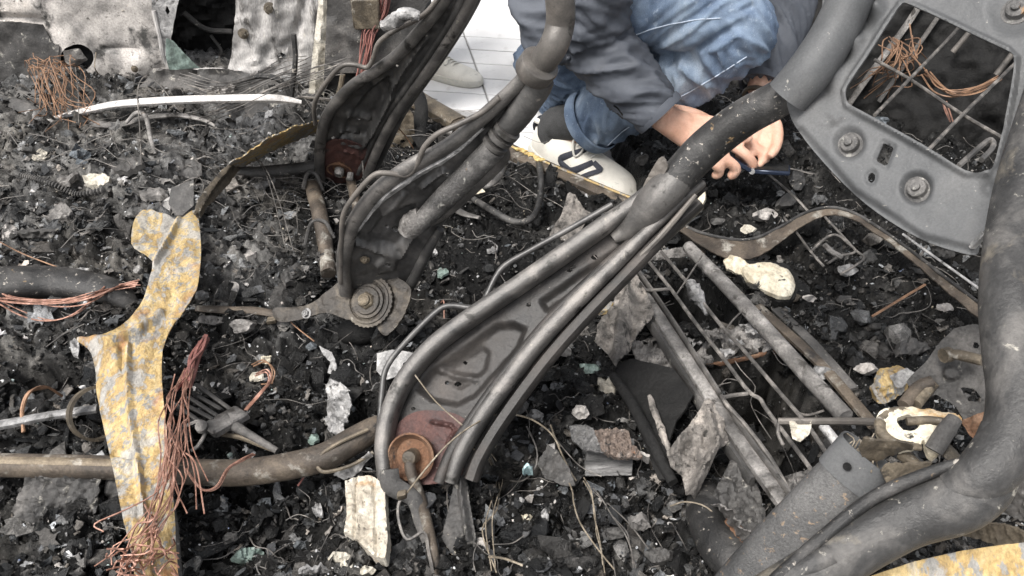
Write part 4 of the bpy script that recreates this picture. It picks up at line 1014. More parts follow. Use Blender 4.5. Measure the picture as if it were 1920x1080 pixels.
for k in range(14):
    q = random.Random(k); a = q.random() * 6.28; t = ax_; u = unit(up_ - t * np.dot(up_, t)); v_ = np.cross(t, u)
    b0 = e1_ - t * .03 + v_ * math.cos(a) * .028 * q.random() + u * math.sin(a) * .018 * q.random()
    fib.tube([b0, b0 + t * .025 + np.array([q.gauss(0, .006), q.gauss(0, .006), .006]), b0 + t * q.uniform(.024, .036) + np.array([q.gauss(0, .012), q.gauss(0, .012), q.gauss(.0, .008)])], .0009, 4, 3)
rod([e1_ - ax_ * .038, e1_ - ax_ * .012], [.030, .027], 'ash_plug', M['bracket'], post, 20, 4, flat=.7, jit=.2); f_ = fib.build('ash_filling', M['beigewire'], post)
for fo_, zc in (([(1612, 842), (1622, 824), (1660, 828), (1714, 832), (1710, 842), (1668, 856), (1640, 866), (1618, 862)], .42), ([(1652, 884), (1664, 874), (1700, 872), (1748, 868), (1738, 882), (1700, 902), (1664, 908)], .41)):
    mb = MB().sheet(fo_, PlaneS([(fo_[0][0], fo_[0][1], zc), (fo_[3][0], fo_[3][1], zc + .01), (fo_[-1][0], fo_[-1][1], zc - .02)]), (), wob(.002, 20), 3, .004); mb.build('fork_arm', M['tan'], post)
# ---------- cream hooked arm
hk = thing('hooked_bracket', 'cream scorched curved arm with rods above the square post', 'seat arm', Z(1690, 830, .2))
rod(P([(1725, 838, .36), (1682, 832, .365), (1656, 815, .37), (1650, 795, .37), (1668, 776, .37), (1705, 772, .37), (1745, 785, .37), (1790, 790, .37)]), [.006, .007, .008, .008, .008, .007, .006, .005], 'arm_rim', M['tan'], hk, 14, 6, flat=.8)
mb = MB().sheet([(1640, 806), (1646, 780), (1672, 766), (1720, 766), (1775, 778), (1800, 792), (1792, 806), (1766, 804), (1768, 836), (1752, 852), (1735, 838), (1728, 818), (1726, 836), (1690, 842), (1655, 834)], PlaneS([(1645, 800, .36), (1790, 790, .38), (1720, 840, .36)]), [circ(1700, 800, 22, 13, 16, .2)], summ(lambda X, Y: .012 * (1 - ((Y - 800) / 40.) ** 2), wob(.004, 24, 3), wob(.0015, 7, 5)), 2.6, .012, smooth=2); mb.build('arm_plate', M['cream'], hk)
rod(P([(1460, 790, .24), (1530, 790, .26), (1600, 790, .30), (1655, 792, .34)]), .0058, 'long_rod', M['tube_mid'], hk, 8)
rod(P([(1460, 790, .24), (1459, 812, .235), (1466, 830, .23), (1469, 834, .228)]), .003, 'rod_hook', M['wire'], hk, 7)
rod(P([(1750, 845, .37), (1772, 810, .39), (1790, 785, .40)]), [.012, .012, .010], 'cross_tube', M['dirtypanel'], hk, 14)
rod(P([(1700, 790, .38), (1740, 788, .385), (1775, 792, .39)]), .006, 'upper_rod', M['tan'], hk, 10)
rod(P([(1690, 850, .33), (1712, 868, .33), (1728, 885, .33)]), .009, 'lower_rod', M['tan'], hk, 10)
rod(P([(1755, 832, .36), (1778, 848, .36), (1796, 868, .36)]), [.014, .012, .010], 'lower_link', M['tan'], hk, 10, 5, flat=.5)
crumple('hanging_tatter', [(1480, 790), (1524, 790), (1518, 815), (1500, 830), (1486, 822)], [(1480, 790, .25), (1524, 790, .26), (1500, 830, .23)], M['white'], 'small pale tatter hanging from the thin rod over the grille', 'tatter', seed=3, amp=.005)
crumple('grey_channel_end', [(1655, 880), (1700, 872), (1740, 885), (1720, 905), (1680, 912)], [(1655, 880, .30), (1740, 885, .32), (1690, 912, .28)], M['cream'], 'cream bent sheet end between post cap and hooked arm', 'metal sheet', seed=8, amp=.005)
# perforated plate behind the right tube
pf = thing('recliner_bracket', 'grey bracket plate with bolt and coils behind the right tube', 'bracket', Z(1790, 760, .1))
pfs = PlaneS([(1700, 730, .24), (1850, 620, .36), (1820, 800, .24)])
mb = MB().sheet([(1700, 715), (1735, 680), (1765, 640), (1790, 616), (1825, 608), (1850, 612), (1870, 700), (1868, 800), (1838, 832), (1815, 800), (1792, 762), (1755, 740), (1720, 755)], pfs, [circ(1830, 648, 6, 7), [(1800, 725), (1830, 730), (1845, 755), (1815, 752)]], summ(wob(.004, 40), stamp(circ(1785, 700, 18, 14), .010, 6)), 4, .004); mb.build('bracket_plate', M['dirtypanel'], pf)
rod(P([(1776, 664, .33), (1800, 666, .34), (1842, 676, .35)]), [.007, .0085, .0085], 'cross_bolt', M['tan'], pf, 12)
rod(P([(1768, 667, .33), (1782, 664, .33)]), [.012, .012], 'bolt_head', M['tan'], pf, 8, 2)
for k in range(2):
    rod(P([(1694 + k * 22, 760 - k * 2, .25), (1722 + k * 18, 728 - k * 2, .26), (1748 + k * 4, 715, .27)]), [.0105, .0115, .010], 'coil_turn', M['tan' if k else 'brownrail'], pf, 12, 5)
mb = MB().sheet([(1800, 790), (1850, 770), (1872, 800), (1870, 850), (1835, 838)], PlaneS([(1800, 790, .26), (1870, 790, .3), (1840, 840, .25)]), (), wob(.004, 20), 4, .004); mb.build('rusty_corner', M['rust'], pf)
crumple('scorched_foam', [(1640, 735), (1660, 700), (1690, 690), (1715, 700), (1700, 730), (1672, 752), (1648, 758)], [(1640, 740, .05), (1710, 700, .09), (1660, 750, .04)], M['yellow'], 'yellow scorched lump left of the grey recliner bracket', 'foam', seed=13, th=.02)
crumple('white_shard', [(1668, 705), (1700, 690), (1715, 700), (1692, 728), (1680, 726)], [(1668, 705, .09), (1715, 700, .12), (1685, 728, .08)], M['silver'], 'pale triangular shard on the yellow scorched lump', 'shard', seed=14, amp=.003)
crumple('tan_strut', [(1745, 985), (1790, 965), (1900, 990), (1990, 1025), (1990, 1050), (1880, 1025)], [(1750, 985, .30), (1900, 1000, .36), (1850, 1020, .32)], M['tan'], 'pale tan bent strut under the right seat member', 'strut', seed=15, amp=.004)
crumple('tan_strut', [(1840, 905), (1870, 880), (1930, 900), (1990, 960), (1960, 1000), (1880, 960)], [(1845, 910, .40), (1920, 900, .44), (1950, 990, .40)], M['frame_light'], 'ashy bent strut end right of the seat member boss', 'strut', seed=16, amp=.004)
# yellow panel in the bottom corner
crumple('peeling_metal_sheet', [(1560, 1110), (1640, 1078), (1720, 1052), (1800, 1034), (1880, 1022), (2150, 995), (2150, 1260), (1500, 1260)], [(1640, 1078, .42), (1920, 1018, .47), (1800, 1200, .40)], M['yellow'], 'yellow peeling panel edge in the bottom right corner', 'panel', cell=7, amp=.002, seed=17, th=.004)
# things seen through the window of the back plate
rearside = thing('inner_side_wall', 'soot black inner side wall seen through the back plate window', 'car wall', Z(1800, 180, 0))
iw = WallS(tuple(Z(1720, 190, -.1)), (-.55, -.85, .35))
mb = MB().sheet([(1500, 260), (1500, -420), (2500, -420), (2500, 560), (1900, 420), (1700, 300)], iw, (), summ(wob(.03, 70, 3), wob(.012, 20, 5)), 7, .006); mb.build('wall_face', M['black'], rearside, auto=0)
rod(on(iw, [(1590, 200), (1640, 130), (1700, 50), (1745, -20)], .03), [.016] * 4, 'pale_edge', M['greyrail'], rearside, 8, 5, flat=.5)
rod(on(iw, [(1650, 190), (1720, 90), (1790, -10)], .03), [.010] * 4 if False else [.010, .010, .010], 'rail_bar', M['dirtypanel'], rearside, 8, 5, flat=.6)
for a, b in (((1788, 98), (1822, 58)), ((1868, 140), (1905, 92))):
    rod(on(iw, [a, b], .05), [.010, .010], 'pale_peg', M['tube_mid'], rearside, 12, 3)
gridt = thing('wire_grid', 'crossed spring wires seen through the back plate window', 'wire grid', Z(1750, 230, .1))
wires('grid_wire', [[(1640, 112, .34), (1708, 150, .34), (1800, 212, .34), (1900, 270, .34)], [(1640, 216, .34), (1706, 148, .345), (1790, 60, .35), (1830, 10, .35)],
                    [(1740, 282, .34), (1808, 212, .345), (1900, 122, .35), (1940, 80, .35)]], .0045, M['wire'], gridt)
wires('bent_wire', [[(1797, 312, .36), (1830, 282, .36), (1856, 262, .36), (1862, 275, .36), (1840, 300, .36)]], .006, M['frame_light'], gridt)
bundle('wire_bundle', P([(1678, 82, .30), (1690, 100, .30), (1685, 125, .27), (1672, 140, .22), (1650, 150, .15)]), 26, .017, .0017, M['copper_dark'], 'frayed brown copper bundle in the back plate window', seed=14, fray=.3)
bundle('wire_bundle', P([(1735, 140, .25), (1760, 168, .25), (1790, 178, .25), (1830, 172, .25), (1870, 150, .25)]), 7, .006, .0022, M['copper_dark'], 'drooping brown wire rope across the back plate window', seed=15)
bundle('wire_strand', P([(1768, 190, .30), (1776, 210, .30), (1784, 228, .30)]), 3, .003, .002, M['copper'], 'short orange wire strand hanging from the crossed spring wires', 'wire', seed=16)
# bent grid wires by the trim strip
g2 = thing('spring_wire_frame', 'bent spring wire loops lying right of the scorched cream pad', 'wire frame', Z(1560, 470, 0))
wires('loop_wire', [[(1470, 408, .05), (1495, 438, .05), (1522, 474, .05), (1545, 500, .04)], [(1545, 405, .07), (1585, 448, .06), (1605, 470, .06), (1620, 482, .06), (1610, 494, .06), (1575, 515, .04)],
                    [(1522, 470, .05), (1550, 445, .06), (1570, 441, .06), (1590, 456, .06), (1604, 472, .06), (1575, 480, .05), (1552, 494, .05)]], .0032, M['wire'], g2)
wires('pale_link', [[(1547, 460, .06), (1560, 472, .06), (1578, 482, .05)]], .007, M['greyrail'], g2)

# ================================================================== LEFT SIDE THINGS
# yellow torn strip
ys = thing('torn_yellow_strip', 'tall twisted strip of torn metal with flaking yellow primer', 'metal strip', Z(280, 1080, 0))
yo = [(246, 458), (250, 420), (266, 394), (292, 396), (318, 405), (332, 414), (350, 404), (368, 394), (374, 425), (377, 470), (374, 515), (368, 545), (350, 575), (330, 605), (316, 630), (305, 660), (303, 710), (308, 760), (316, 850), (326, 950), (330, 1030), (330, 1140), (262, 1140), (250, 1050), (232, 980), (214, 890), (194, 800), (182, 740), (180, 700), (172, 665), (160, 650), (148, 645), (150, 637), (195, 628), (225, 612), (250, 588), (270, 560), (280, 520), (287, 490), (262, 472)]
ysurf = PlaneS([(260, 440, .13), (370, 440, .10), (300, 560, .14), (365, 530, .13), (200, 632, .17), (310, 640, .13), (190, 760, .14), (305, 760, .16), (240, 950, .16), (325, 950, .14), (262, 1140, .15), (330, 1140, .12)])
yrel = summ(ridge([(150, 640), (210, 640), (262, 618), (300, 590)], 14, .012), ridge([(238, 650), (240, 700), (250, 800), (262, 900), (280, 1100)], 10, .010), stamp([(180, 650), (225, 648), (228, 700), (185, 705)], .006, 8), ridge([(335, 412), (305, 470), (288, 500)], 8, .012), wob(.004, 60, 5), lambda X, Y: .005 * np.abs(fbm(X / 55, Y / 80, 3, 15)), wob(.0012, 12, 7), ridge([(215, 850), (260, 862), (310, 840)], 7, -.006))
mb = MB().sheet(cr([np.array(p, float) for p in yo], 2, True), ysurf, [[(298, 505), (308, 500), (308, 530), (300, 545), (295, 530)]] if False else (), yrel, 3.2, .003); mb.build('strip_face', M['yellow'], ys)
mb = MB().sheet([(365, 400), (372, 375), (398, 340), (418, 318), (432, 306), (450, 318), (430, 345), (405, 372), (386, 392), (375, 412)], PlaneS([(368, 400, .105), (440, 312, .11), (400, 380, .09)]), (), summ(ridge([(370, 395), (400, 345), (432, 310)], 8, .010), wob(.003, 12)), 3, .003); mb.build('twisted_neck', M['tan'], ys)
mb = MB().sheet([(430, 308), (455, 295), (500, 262), (548, 240), (600, 226), (604, 248), (560, 262), (520, 280), (470, 300), (448, 322)], PlaneS([(435, 312, .11), (600, 235, .14), (550, 262, .10)]), (), summ(ridge([(450, 310), (520, 272), (600, 240)], 6, .008), wob(.003, 14)), 3, .003); mb.build('upper_strip', M['yellow'], ys)
rod(P([(300, 905, .06), (312, 980, .06), (318, 1060, .05), (322, 1120, .05)]), [.016, .018, .018, .018], 'rear_edge', M['dirtypanel'], ys, 8, 5, flat=.5)
crumple('dark_flap', [(322, 352), (345, 345), (364, 338), (364, 385), (340, 405), (328, 404), (316, 382)], [(322, 352, .12), (364, 338, .13), (335, 404, .08)], M['dirtypanel'], 'dark grey metal flap standing behind the head of the yellow strip', 'metal flap', seed=3, amp=.003)

# front rail at lower left
rl = thing('front_cross_rail', 'long rounded rusty rail crossing the lower left debris', 'rail', Z(350, 900, 0))
rp_ = P([(-220, 865, .07), (0, 872, .075), (180, 876, .075), (340, 884, .075), (450, 886, .075), (540, 874, .075), (610, 856, .08), (660, 828, .085), (705, 802, .09), (735, 790, .09)])
M['railtop'] = patina('pale_rail_top', [(.3, (.09, .07, .05)), (.48, (.20, .16, .11)), (.66, (.36, .31, .25))], 6, ((.42, .40, .36), 14, .56, .68), ((.05, .035, .025), 10, .60, .72), (.4, .65), .3, .3, 90)  # crown strip coloured paler than the rail body
rod(rp_, [.020, .020, .020, .0215, .0225, .023, .024, .024, .021, .015], 'rail_body', M['brownrail'], rl, 20, 6, flat=.95, sq=2.6)
rod([q + np.array([0, -.002, .0145]) for q in rp_], [.010, .010, .010, .010, .010, .010, .010, .010, .008, .006], 'rail_crown', M['railtop'], rl, 12, 6, flat=.6)
mb = MB().tube(P([(592, 872, .085), (605, 850, .10), (640, 828, .11), (690, 805, .115)]), .0035, 7, 5).tube(P([(592, 872, .085), (610, 885, .08), (660, 872, .08), (700, 848, .09)]), .0035, 7, 5); mb.build('pressed_loop', M['tan'], rl)
mb = MB().sheet([(50, 890), (190, 892), (186, 960), (150, 985), (70, 990), (20, 960)], PlaneS([(50, 890, .07), (190, 892, .07), (100, 985, .01)]), (), summ(wob(.012, 40, 3), wob(.004, 10)), 4, .004); mb.build('hanging_plate', M['dirtypanel'], rl)
mb = MB().sheet([(195, 895), (235, 897), (240, 950), (205, 968)], PlaneS([(195, 895, .06), (235, 897, .06), (210, 968, .0)]), (), wob(.01, 30, 3), 4, .004); mb.build('hanging_tab', M['dirtypanel'], rl)
mb = MB().tube(P([(-120, 815, .06), (0, 797, .06), (90, 780, .06), (182, 766, .06)]), [.010, .010, .009, .009], 10, 6, flat=.6, sq=4); solo(mb, 'flat_bar', M['silver'], 'pale flat metal bar leading to the ring behind the yellow strip', 'bar')
n = unit(np.array([.75, -.45, .45])); c = G(196, 808, .05)
mb = MB().lathe(c, n, [(.052, -.010), (.054, .010), (.048, .011), (.047, -.011), (.052, -.010)], 36); mb.f = mb.f[:-2]; mb.mi = mb.mi[:-2]
solo(mb, 'metal_ring', M['tan'], 'round metal ring standing left of the yellow strip above the rail', 'ring')
bundle('wire_strand', [G(62, 850, .06), G(66, 815, .07), G(78, 782, .07), G(105, 765, .06), G(120, 755, .02)], 2, .002, .0028, M['copper_dark'], 'single brown wire hooked over the rusty rail at far left', 'wire', seed=31)
# copper bundle at the left edge
bundle('copper_bundle', [G(-120, 540, .06), G(0, 583, .05), G(50, 596, .05), G(120, 600, .05), G(180, 590, .05), G(225, 572, .05), G(265, 566, .05)], 15, .007, .0016, M['copper'], 'bright copper wire bundle entering from the left edge', 'wires', seed=32)
bundle('copper_strand', [G(-60, 560, .05), G(0, 590, .05), G(60, 612, .04), G(110, 628, .04), G(160, 612, .04), G(215, 570, .05)], 2, .004, .0016, M['copper'], 'stray copper strand sagging below the left copper bundle', 'wire', seed=33)
bundle('copper_strand', [G(15, 485, .05), G(60, 508, .05), G(130, 535, .05), G(200, 558, .05), G(262, 566, .06)], 1, .002, .0016, M['copper_dark'], 'thin brown strand above the left copper bundle', 'wire', seed=34)
# frayed bundle hanging right of the yellow strip
fr = P([(352, 705, .14), (338, 745, .16), (330, 790, .18), (328, 840, .18), (332, 890, .17), (336, 950, .15)])
bundle('frayed_copper', fr, 15, .007, .0011, M['copper'], 'frayed pink copper strands hanging down the right edge of the yellow strip', 'wires', seed=35, fray=.35)
bundle('frayed_copper', P([(330, 830, .18), (318, 880, .18), (300, 950, .17), (270, 1010, .17), (235, 1050, .16), (215, 1085, .15)]), 13, .008, .0012, M['copper'], 'tangled copper strands spreading over the foot of the yellow strip', 'wires', seed=36, fray=.45)
q = random.Random(5); mb = MB()
for k in range(26):
    a = np.array([q.uniform(212, 330), q.uniform(1000, 1078)]); pts = []
    d = q.uniform(0, 6.28)
    for i in range(5):
        pts.append(Z(a[0], a[1], .17 + q.uniform(-.01, .03))); d += q.gauss(0, .8); a = a + np.array([math.cos(d), math.sin(d) * .8]) * q.uniform(10, 24); a[0] = np.clip(a[0], 200, 335)
    mb.tube(pts, .0014, 5, 4)
solo(mb, 'copper_tangle', M['copper'], 'knot of curly copper strands at the bottom of the yellow strip', 'wires')
bundle('copper_strand', P([(352, 880, .12), (365, 900, .13), (385, 918, .13), (410, 912, .13), (430, 880, .13), (455, 862, .13), (478, 850, .12)]), 2, .002, .0018, M['copper'], 'copper strand curling in front of the rusty rail', 'wire', seed=37)
bundle('rusty_twist', P([(384, 640, .05), (370, 670, .08), (358, 700, .12), (350, 730, .14)]), 7, .008, .0035, M['pinkwire'], 'red oxidised wire twist behind the yellow strip', 'wires', seed=38)
# connector comb with rod
cm = thing('melted_connector', 'grey melted comb-shaped connector right of the frayed copper', 'connector', Z(390, 780, 0))
a0, a1 = Z(345, 740, .10), Z(420, 788, .09); d = unit(a1 - a0); s_ = unit(np.cross(d, (0, .3, 1)))
for k in range(5):
    o = s_ * (k - 2) * .016
    mb = MB().box((a0 + a1) / 2 + o, (d + np.array([0, 0, (-.12, .05, -.03, .14, -.06)[k]])) * (.055 - .008 * ((k * 3) % 4)), s_ * .0045, (0, -.003, .008), .002); mb.build('comb_tooth', M['dirtypanel'], cm)
mb = MB().box(a1 + d * .005, d * .018, s_ * .042, (0, -.004, .012), .004); mb.build('comb_back', M['greyrail'], cm)
rod([a1, Z(455, 808, .08), Z(520, 846, .07)], [.014, .009, .006], 'connector_rod', M['dirtypanel'], cm, 10)
rod(P([(400, 812, .06), (450, 820, .07), (490, 835, .07), (515, 845, .07)]), [.004, .005, .005, .004], 'thin_link', M['tan'], cm, 8)
mb = MB().lathe(a1 + s_ * .03 + np.array([-.01, -.01, .012]), (0, -.4, 1), [(.012, 0), (.011, .008), (.006, .009)], 12); mb.build('round_stud', M['greyrail'], cm)
mb = MB().tube(P([(345, 800, .10), (375, 790, .11), (385, 810, .10), (372, 835, .09), (360, 845, .08)]), .0035, 6, 6); mb.build('ring_wire', M['greyrail'], cm)
bundle('copper_loop', [G(470, 808, .06), G(500, 785, .07), G(518, 760, .07), G(512, 742, .07), G(490, 744, .06)], 3, .002, .002, M['copper'], 'orange copper loop right of the melted connector', 'wire', seed=39)
bundle('copper_loop', [G(480, 705, .03), G(505, 710, .05), G(521, 728, .05), G(515, 745, .04), G(498, 742, .03)], 2, .0015, .0018, M['copper_dark'], 'thin brown loop above the orange copper loop', 'wire', seed=40)

# white strips in the upper left
def strip(name, pts, r, flat, mat, label, upv=(0, -.5, 1)):
    return solo(MB().tube(pts, r, 12, 7, flat=flat, upv=upv, sq=4), name, mat, label, 'strip')
strip('pale_trim_strip', P([(100, 222, .06), (150, 210, .08), (220, 196, .10), (330, 188, .12), (440, 185, .12), (520, 185, .11), (565, 192, .09)]), [.006, .010, .012, .0125, .0125, .012, .007], .7, M['pale'] if False else patina('off_white_trim', [(.3, g(.36, .04)), (.6, g(.58, .05))], 20, ((.08, .07, .06), 30, .68, .74), None, (.5, .7), 0, .2, 60), 'long off-white strip arching in front of the car side')
strip('grey_trim_strip', P([(100, 220, .05), (150, 230, .05), (220, 235, .05), (270, 222, .06), (330, 216, .06), (380, 225, .05), (410, 240, .03)]), [.006, .011, .011, .010, .008, .006, .004], .6, M['greyrail'], 'thinner grey strip lying just below the off-white strip')
strip('black_seal', P([(-40, 185, .07), (10, 190, .09), (50, 205, .09), (95, 232, .06), (120, 250, .03)]), [.016, .018, .02, .018, .01], .5, M['dirtypanel'], 'ribbed dark seal curling down at the upper left')
mb = MB()
pr = cr([G(42, 340, .02), G(75, 350, .025), G(110, 362, .025), G(150, 376, .02), G(200, 368, .02)], 8)
for i in range(len(pr) - 1):
    c = (pr[i] + pr[i + 1]) / 2; d = unit(pr[i + 1] - pr[i])
    mb.lathe(c, d, [(.006, -.003), (.009, -.0015), (.009, .0015), (.006, .003)], 8)
solo(mb, 'corrugated_sleeve', M['dirtypanel'], 'ribbed cable sleeve lying on the grey ash at left', 'cable sleeve')
rod_ = MB().tube([G(-150, 560, .02), G(0, 552, .03), G(120, 548, .03), G(215, 560, .02), G(250, 575, .0)], [.045, .050, .046, .036, .02], 18, 6, flat=.7); solo(rod_, 'dark_cylinder', M['tube_dark'], 'big dark rounded tube half buried above the copper bundle', 'tube')
# rusty column between far and middle seats
rc = thing('rusty_column', 'short rusty pipe lying behind the middle seat frame', 'pipe', Z(610, 450, 0))
rod([G(590, 378, .05), G(602, 420, .045), G(612, 470, .04), G(618, 525, .02)], [.020, .021, .020, .019], 'pipe', M['brownrail'], rc, 14, 6, jit=.06)
rod([G(574, 382, .05), G(584, 366, .07), G(600, 368, .07), G(610, 388, .05)], [.006] * 4, 'pipe_clamp', M['dirtypanel'], rc, 8)
rod([G(575, 480, .03), G(590, 455, .06), G(615, 452, .06), G(630, 470, .04)], [.005] * 4, 'pipe_clamp', M['dirtypanel'], rc, 8)
mb = MB().tube(P([(430, 318, .06), (480, 322, .06), (540, 318, .06), (600, 310, .07)]), [.012, .018, .020, .018], 12, 5, flat=.8); solo(mb, 'dirty_rail_piece', M['dirtypanel'], 'short dark rail running from the twisted neck to the far seat', 'rail')

# rings, hoses and cable behind the middle seat
def hose(pts, r, name, mat, label, cat='hose', flat=.55):
    return solo(MB().tube(pts, r, 12, 8, flat=flat), name, mat, label, cat)
hose([G(922, 300, .05), G(940, 325, .05), G(938, 352, .05), G(918, 374, .05), G(890, 380, .05), G(868, 372, .04)], [.008, .012, .013, .013, .012, .008], 'hose_ring', M['frame_light'], 'grey curved hose ring below the speckled cylinder')
hose([G(838, 385, .04), G(848, 408, .04), G(870, 424, .04), G(900, 426, .03)], [.009, .011, .011, .007], 'hose_piece', M['frame_light'], 'short grey hose arc just left of and below the hose ring')
hose([G(1003, 305, .05), G(1012, 350, .05), G(1012, 400, .05), G(998, 432, .04), G(965, 440, .04), G(925, 420, .04), G(880, 385, .03), G(850, 365, .02)], .009, 'black_cable', M['tube_dark'], 'black cable looping through the char left of the shoe', 'cable', 1)
crumple('silvery_scrap', [(880, 352), (900, 348), (910, 360), (890, 366)], [(880, 352, .05), (910, 350, .06), (890, 366, .04)], M['cream'], 'tiny bright scrap inside the grey hose ring', 'scrap', seed=2, amp=.003)
hose([G(745, 270, .09), G(740, 250, .12), G(752, 238, .13)] if False else P([(828, 268, .06), (826, 252, .09), (836, 246, .10), (848, 250, .10)]), [.010, .010, .010, .008], 'grey_hook', M['frame_light'], 'grey hook lying beyond the middle seat wire', 'hook')
crumple('pale_spring_bracket', [(1050, 470), (1030, 440), (1055, 400), (1065, 362), (1078, 365), (1095, 390), (1110, 402), (1090, 430), (1070, 455)], [(1040, 450, .03), (1065, 365, .10), (1110, 405, .07)], M['bracket'], 'pale crumpled bracket between the near seat member and the shoe', seed=5, amp=.012)

M['slab'] = patina('stained_white_crust', [(.3, (.16, .13, .10)), (.45, (.46, .41, .33)), (.6, (.64, .60, .52)), (.7, (.50, .38, .24))], 10, ((.03, .028, .025), 45, .60, .66), ((.40, .26, .14), 14, .58, .70), (.7, .9), 0, .6, 60)
# pieces under the near seat
crumple('curved_foot_plate', [(850, 860), (874, 845), (875, 900), (884, 960), (893, 1010), (880, 1040), (850, 1042), (828, 1010), (840, 960), (852, 910)], [(860, 850, .07), (840, 1030, .02), (890, 1010, .03)], M['dirtypanel'], 'curved grey plate sweeping down right of the rusty recliner shaft', 'plate', rel_=ridge([(866, 860), (866, 930), (880, 1020)], 10, .015), seed=7, amp=.004)
crumple('pale_slab', [(648, 905), (672, 892), (700, 893), (722, 912), (724, 960), (728, 1010), (722, 1046), (700, 1040), (668, 1012), (645, 1000), (650, 960)], [(650, 905, .06), (722, 912, .065), (690, 1040, .05)], M['slab'], 'upright pale crusted slab, largest white piece near the rusty shaft', 'slab', th=.03, rel_=summ(ridge([(668, 895), (664, 1010)], 5, -.006), ridge([(700, 893), (706, 1040)], 5, -.006)), seed=8, amp=.006)
crumple('white_sliver', [(625, 892), (668, 870), (692, 850), (700, 858), (672, 885), (645, 900)], [(625, 892, .05), (700, 850, .10), (672, 890, .05)], M['silver'], 'pointed white sliver above the pale crusted slab', 'sliver', seed=9, amp=.006)
crumple('melted_plate', [(612, 722), (632, 716), (655, 730), (660, 755), (650, 790), (640, 818), (620, 812), (610, 790), (615, 760)], [(612, 722, .03), (660, 755, .04), (635, 818, .02)], M['silver'], 'wrinkled pale melted plate left of the near seat wire', 'plate', seed=10, amp=.014)
crumple('lettered_plate', [(706, 662), (735, 655), (775, 662), (782, 680), (765, 700), (720, 712), (706, 695)], [(706, 662, .05), (780, 665, .07), (715, 712, .03)], M['silver'], 'small pale plate with punched triangles behind the near seat wire', 'plate', holes=[[(752, 693), (758, 676), (766, 690)], [(768, 690), (774, 676), (778, 688)]], seed=11, amp=.003, cell=2.2)
crumple('melted_strip', [(600, 650), (622, 660), (632, 685), (628, 700), (616, 702), (620, 680), (604, 662)], [(600, 650, .04), (632, 690, .03), (616, 702, .02)], M['silver'], 'small shiny melted strip left of the lettered pale plate', 'strip', seed=12, amp=.008)

# evidence block
blk = thing('charred_block', 'dark rectangular charred block with grainy ribbed surface lying on the char', 'block', Z(1140, 895, 0))
c = G(1139, 884, .042)
M['blk'] = M['block']
mb = MB()
nxx, nyy = 26, 16
def blkface():
    V = []; F = []
    ex = np.array([.0450, .001, 0]); ey = np.array([-.002, -.020, -.030]) * 1.0; ez = np.array([0, -.5, .6]) * .03
    for j in range(nyy + 1):
        for i in range(nxx + 1):
            u = i / nxx * 2 - 1; v = j / nyy * 2 - 1
            h = .0016 * fbm(np.array(u * 2.0), np.array(v * 9), 3, 4) + (-.002 if abs(v - .45) < .1 and u < -.2 else 0)
            edge = max(abs(u), abs(v)) > .999
            V.append(c + ex * (u + (.02 * noise2(np.array(v * 6), np.array(1.)) if abs(u) > .99 else 0)) + ey * v + unit(ez) * (h + .010))
    nb = len(V)
    for p in V[:nb]: F.append
    F = [(j * (nxx + 1) + i, (j + 1) * (nxx + 1) + i, (j + 1) * (nxx + 1) + i + 1, j * (nxx + 1) + i + 1) for j in range(nyy) for i in range(nxx)]
    back = [p - unit(ez) * .035 for p in V]
    F2 = [tuple(k + nb for k in q[::-1]) for q in F]
    ring = [(i) for i in range(nxx + 1)] + [(j * (nxx + 1) + nxx) for j in range(1, nyy + 1)] + [nyy * (nxx + 1) + i for i in range(nxx - 1, -1, -1)] + [j * (nxx + 1) for j in range(nyy - 1, 0, -1)]
    F3 = [(a, b, b + nb, a + nb) for a, b in zip(ring, ring[1:] + ring[:1])]
    mb.add(V + back, F + F2 + F3)
blkface(); mb.build('block_body', M['block'], blk)
mb2 = MB()
M['brownash'] = patina('brown_layered_char', [(.3, (.10, .08, .07)), (.5, (.22, .17, .14)), (.68, (.40, .34, .30))], 40, ((.45, .22, .12), 30, .60, .68), ((.03, .03, .03), 50, .56, .64), (.6, .85), 0, .8, 90)
mb = MB().sheet([(1113, 808), (1150, 802), (1178, 806), (1184, 830), (1200, 848), (1205, 856), (1180, 858), (1150, 856), (1128, 845), (1120, 825)], PlaneS([(1113, 808, .045), (1180, 806, .05), (1150, 856, .03)]), (), summ(wob(.008, 10, 3), wob(.004, 4, 4)), 2.2, .014); solo(mb, 'layered_char_piece', M['brownash'], 'brown layered burnt fragment lying on top of the charred block', 'fragment')
mb = MB().sheet([(1068, 800), (1090, 795), (1112, 802), (1122, 828), (1140, 848), (1120, 848), (1095, 845), (1072, 825)], PlaneS([(1068, 800, .045), (1112, 802, .05), (1120, 848, .03)]), (), summ(wob(.008, 12, 5), wob(.003, 4, 6)), 2.2, .012); solo(mb, 'grey_char_piece', M['block'], 'grey wrinkled burnt fragment left of the brown layered fragment', 'fragment')
crumple('dark_leather_piece', [(1028, 835), (1045, 845), (1068, 880), (1080, 912), (1055, 910), (1020, 895), (1008, 870)], [(1028, 835, .03), (1080, 912, .03), (1010, 880, .01)], M['dirtypanel'], 'dark leathery sheet just left of the charred block', 'sheet', seed=21, amp=.006)

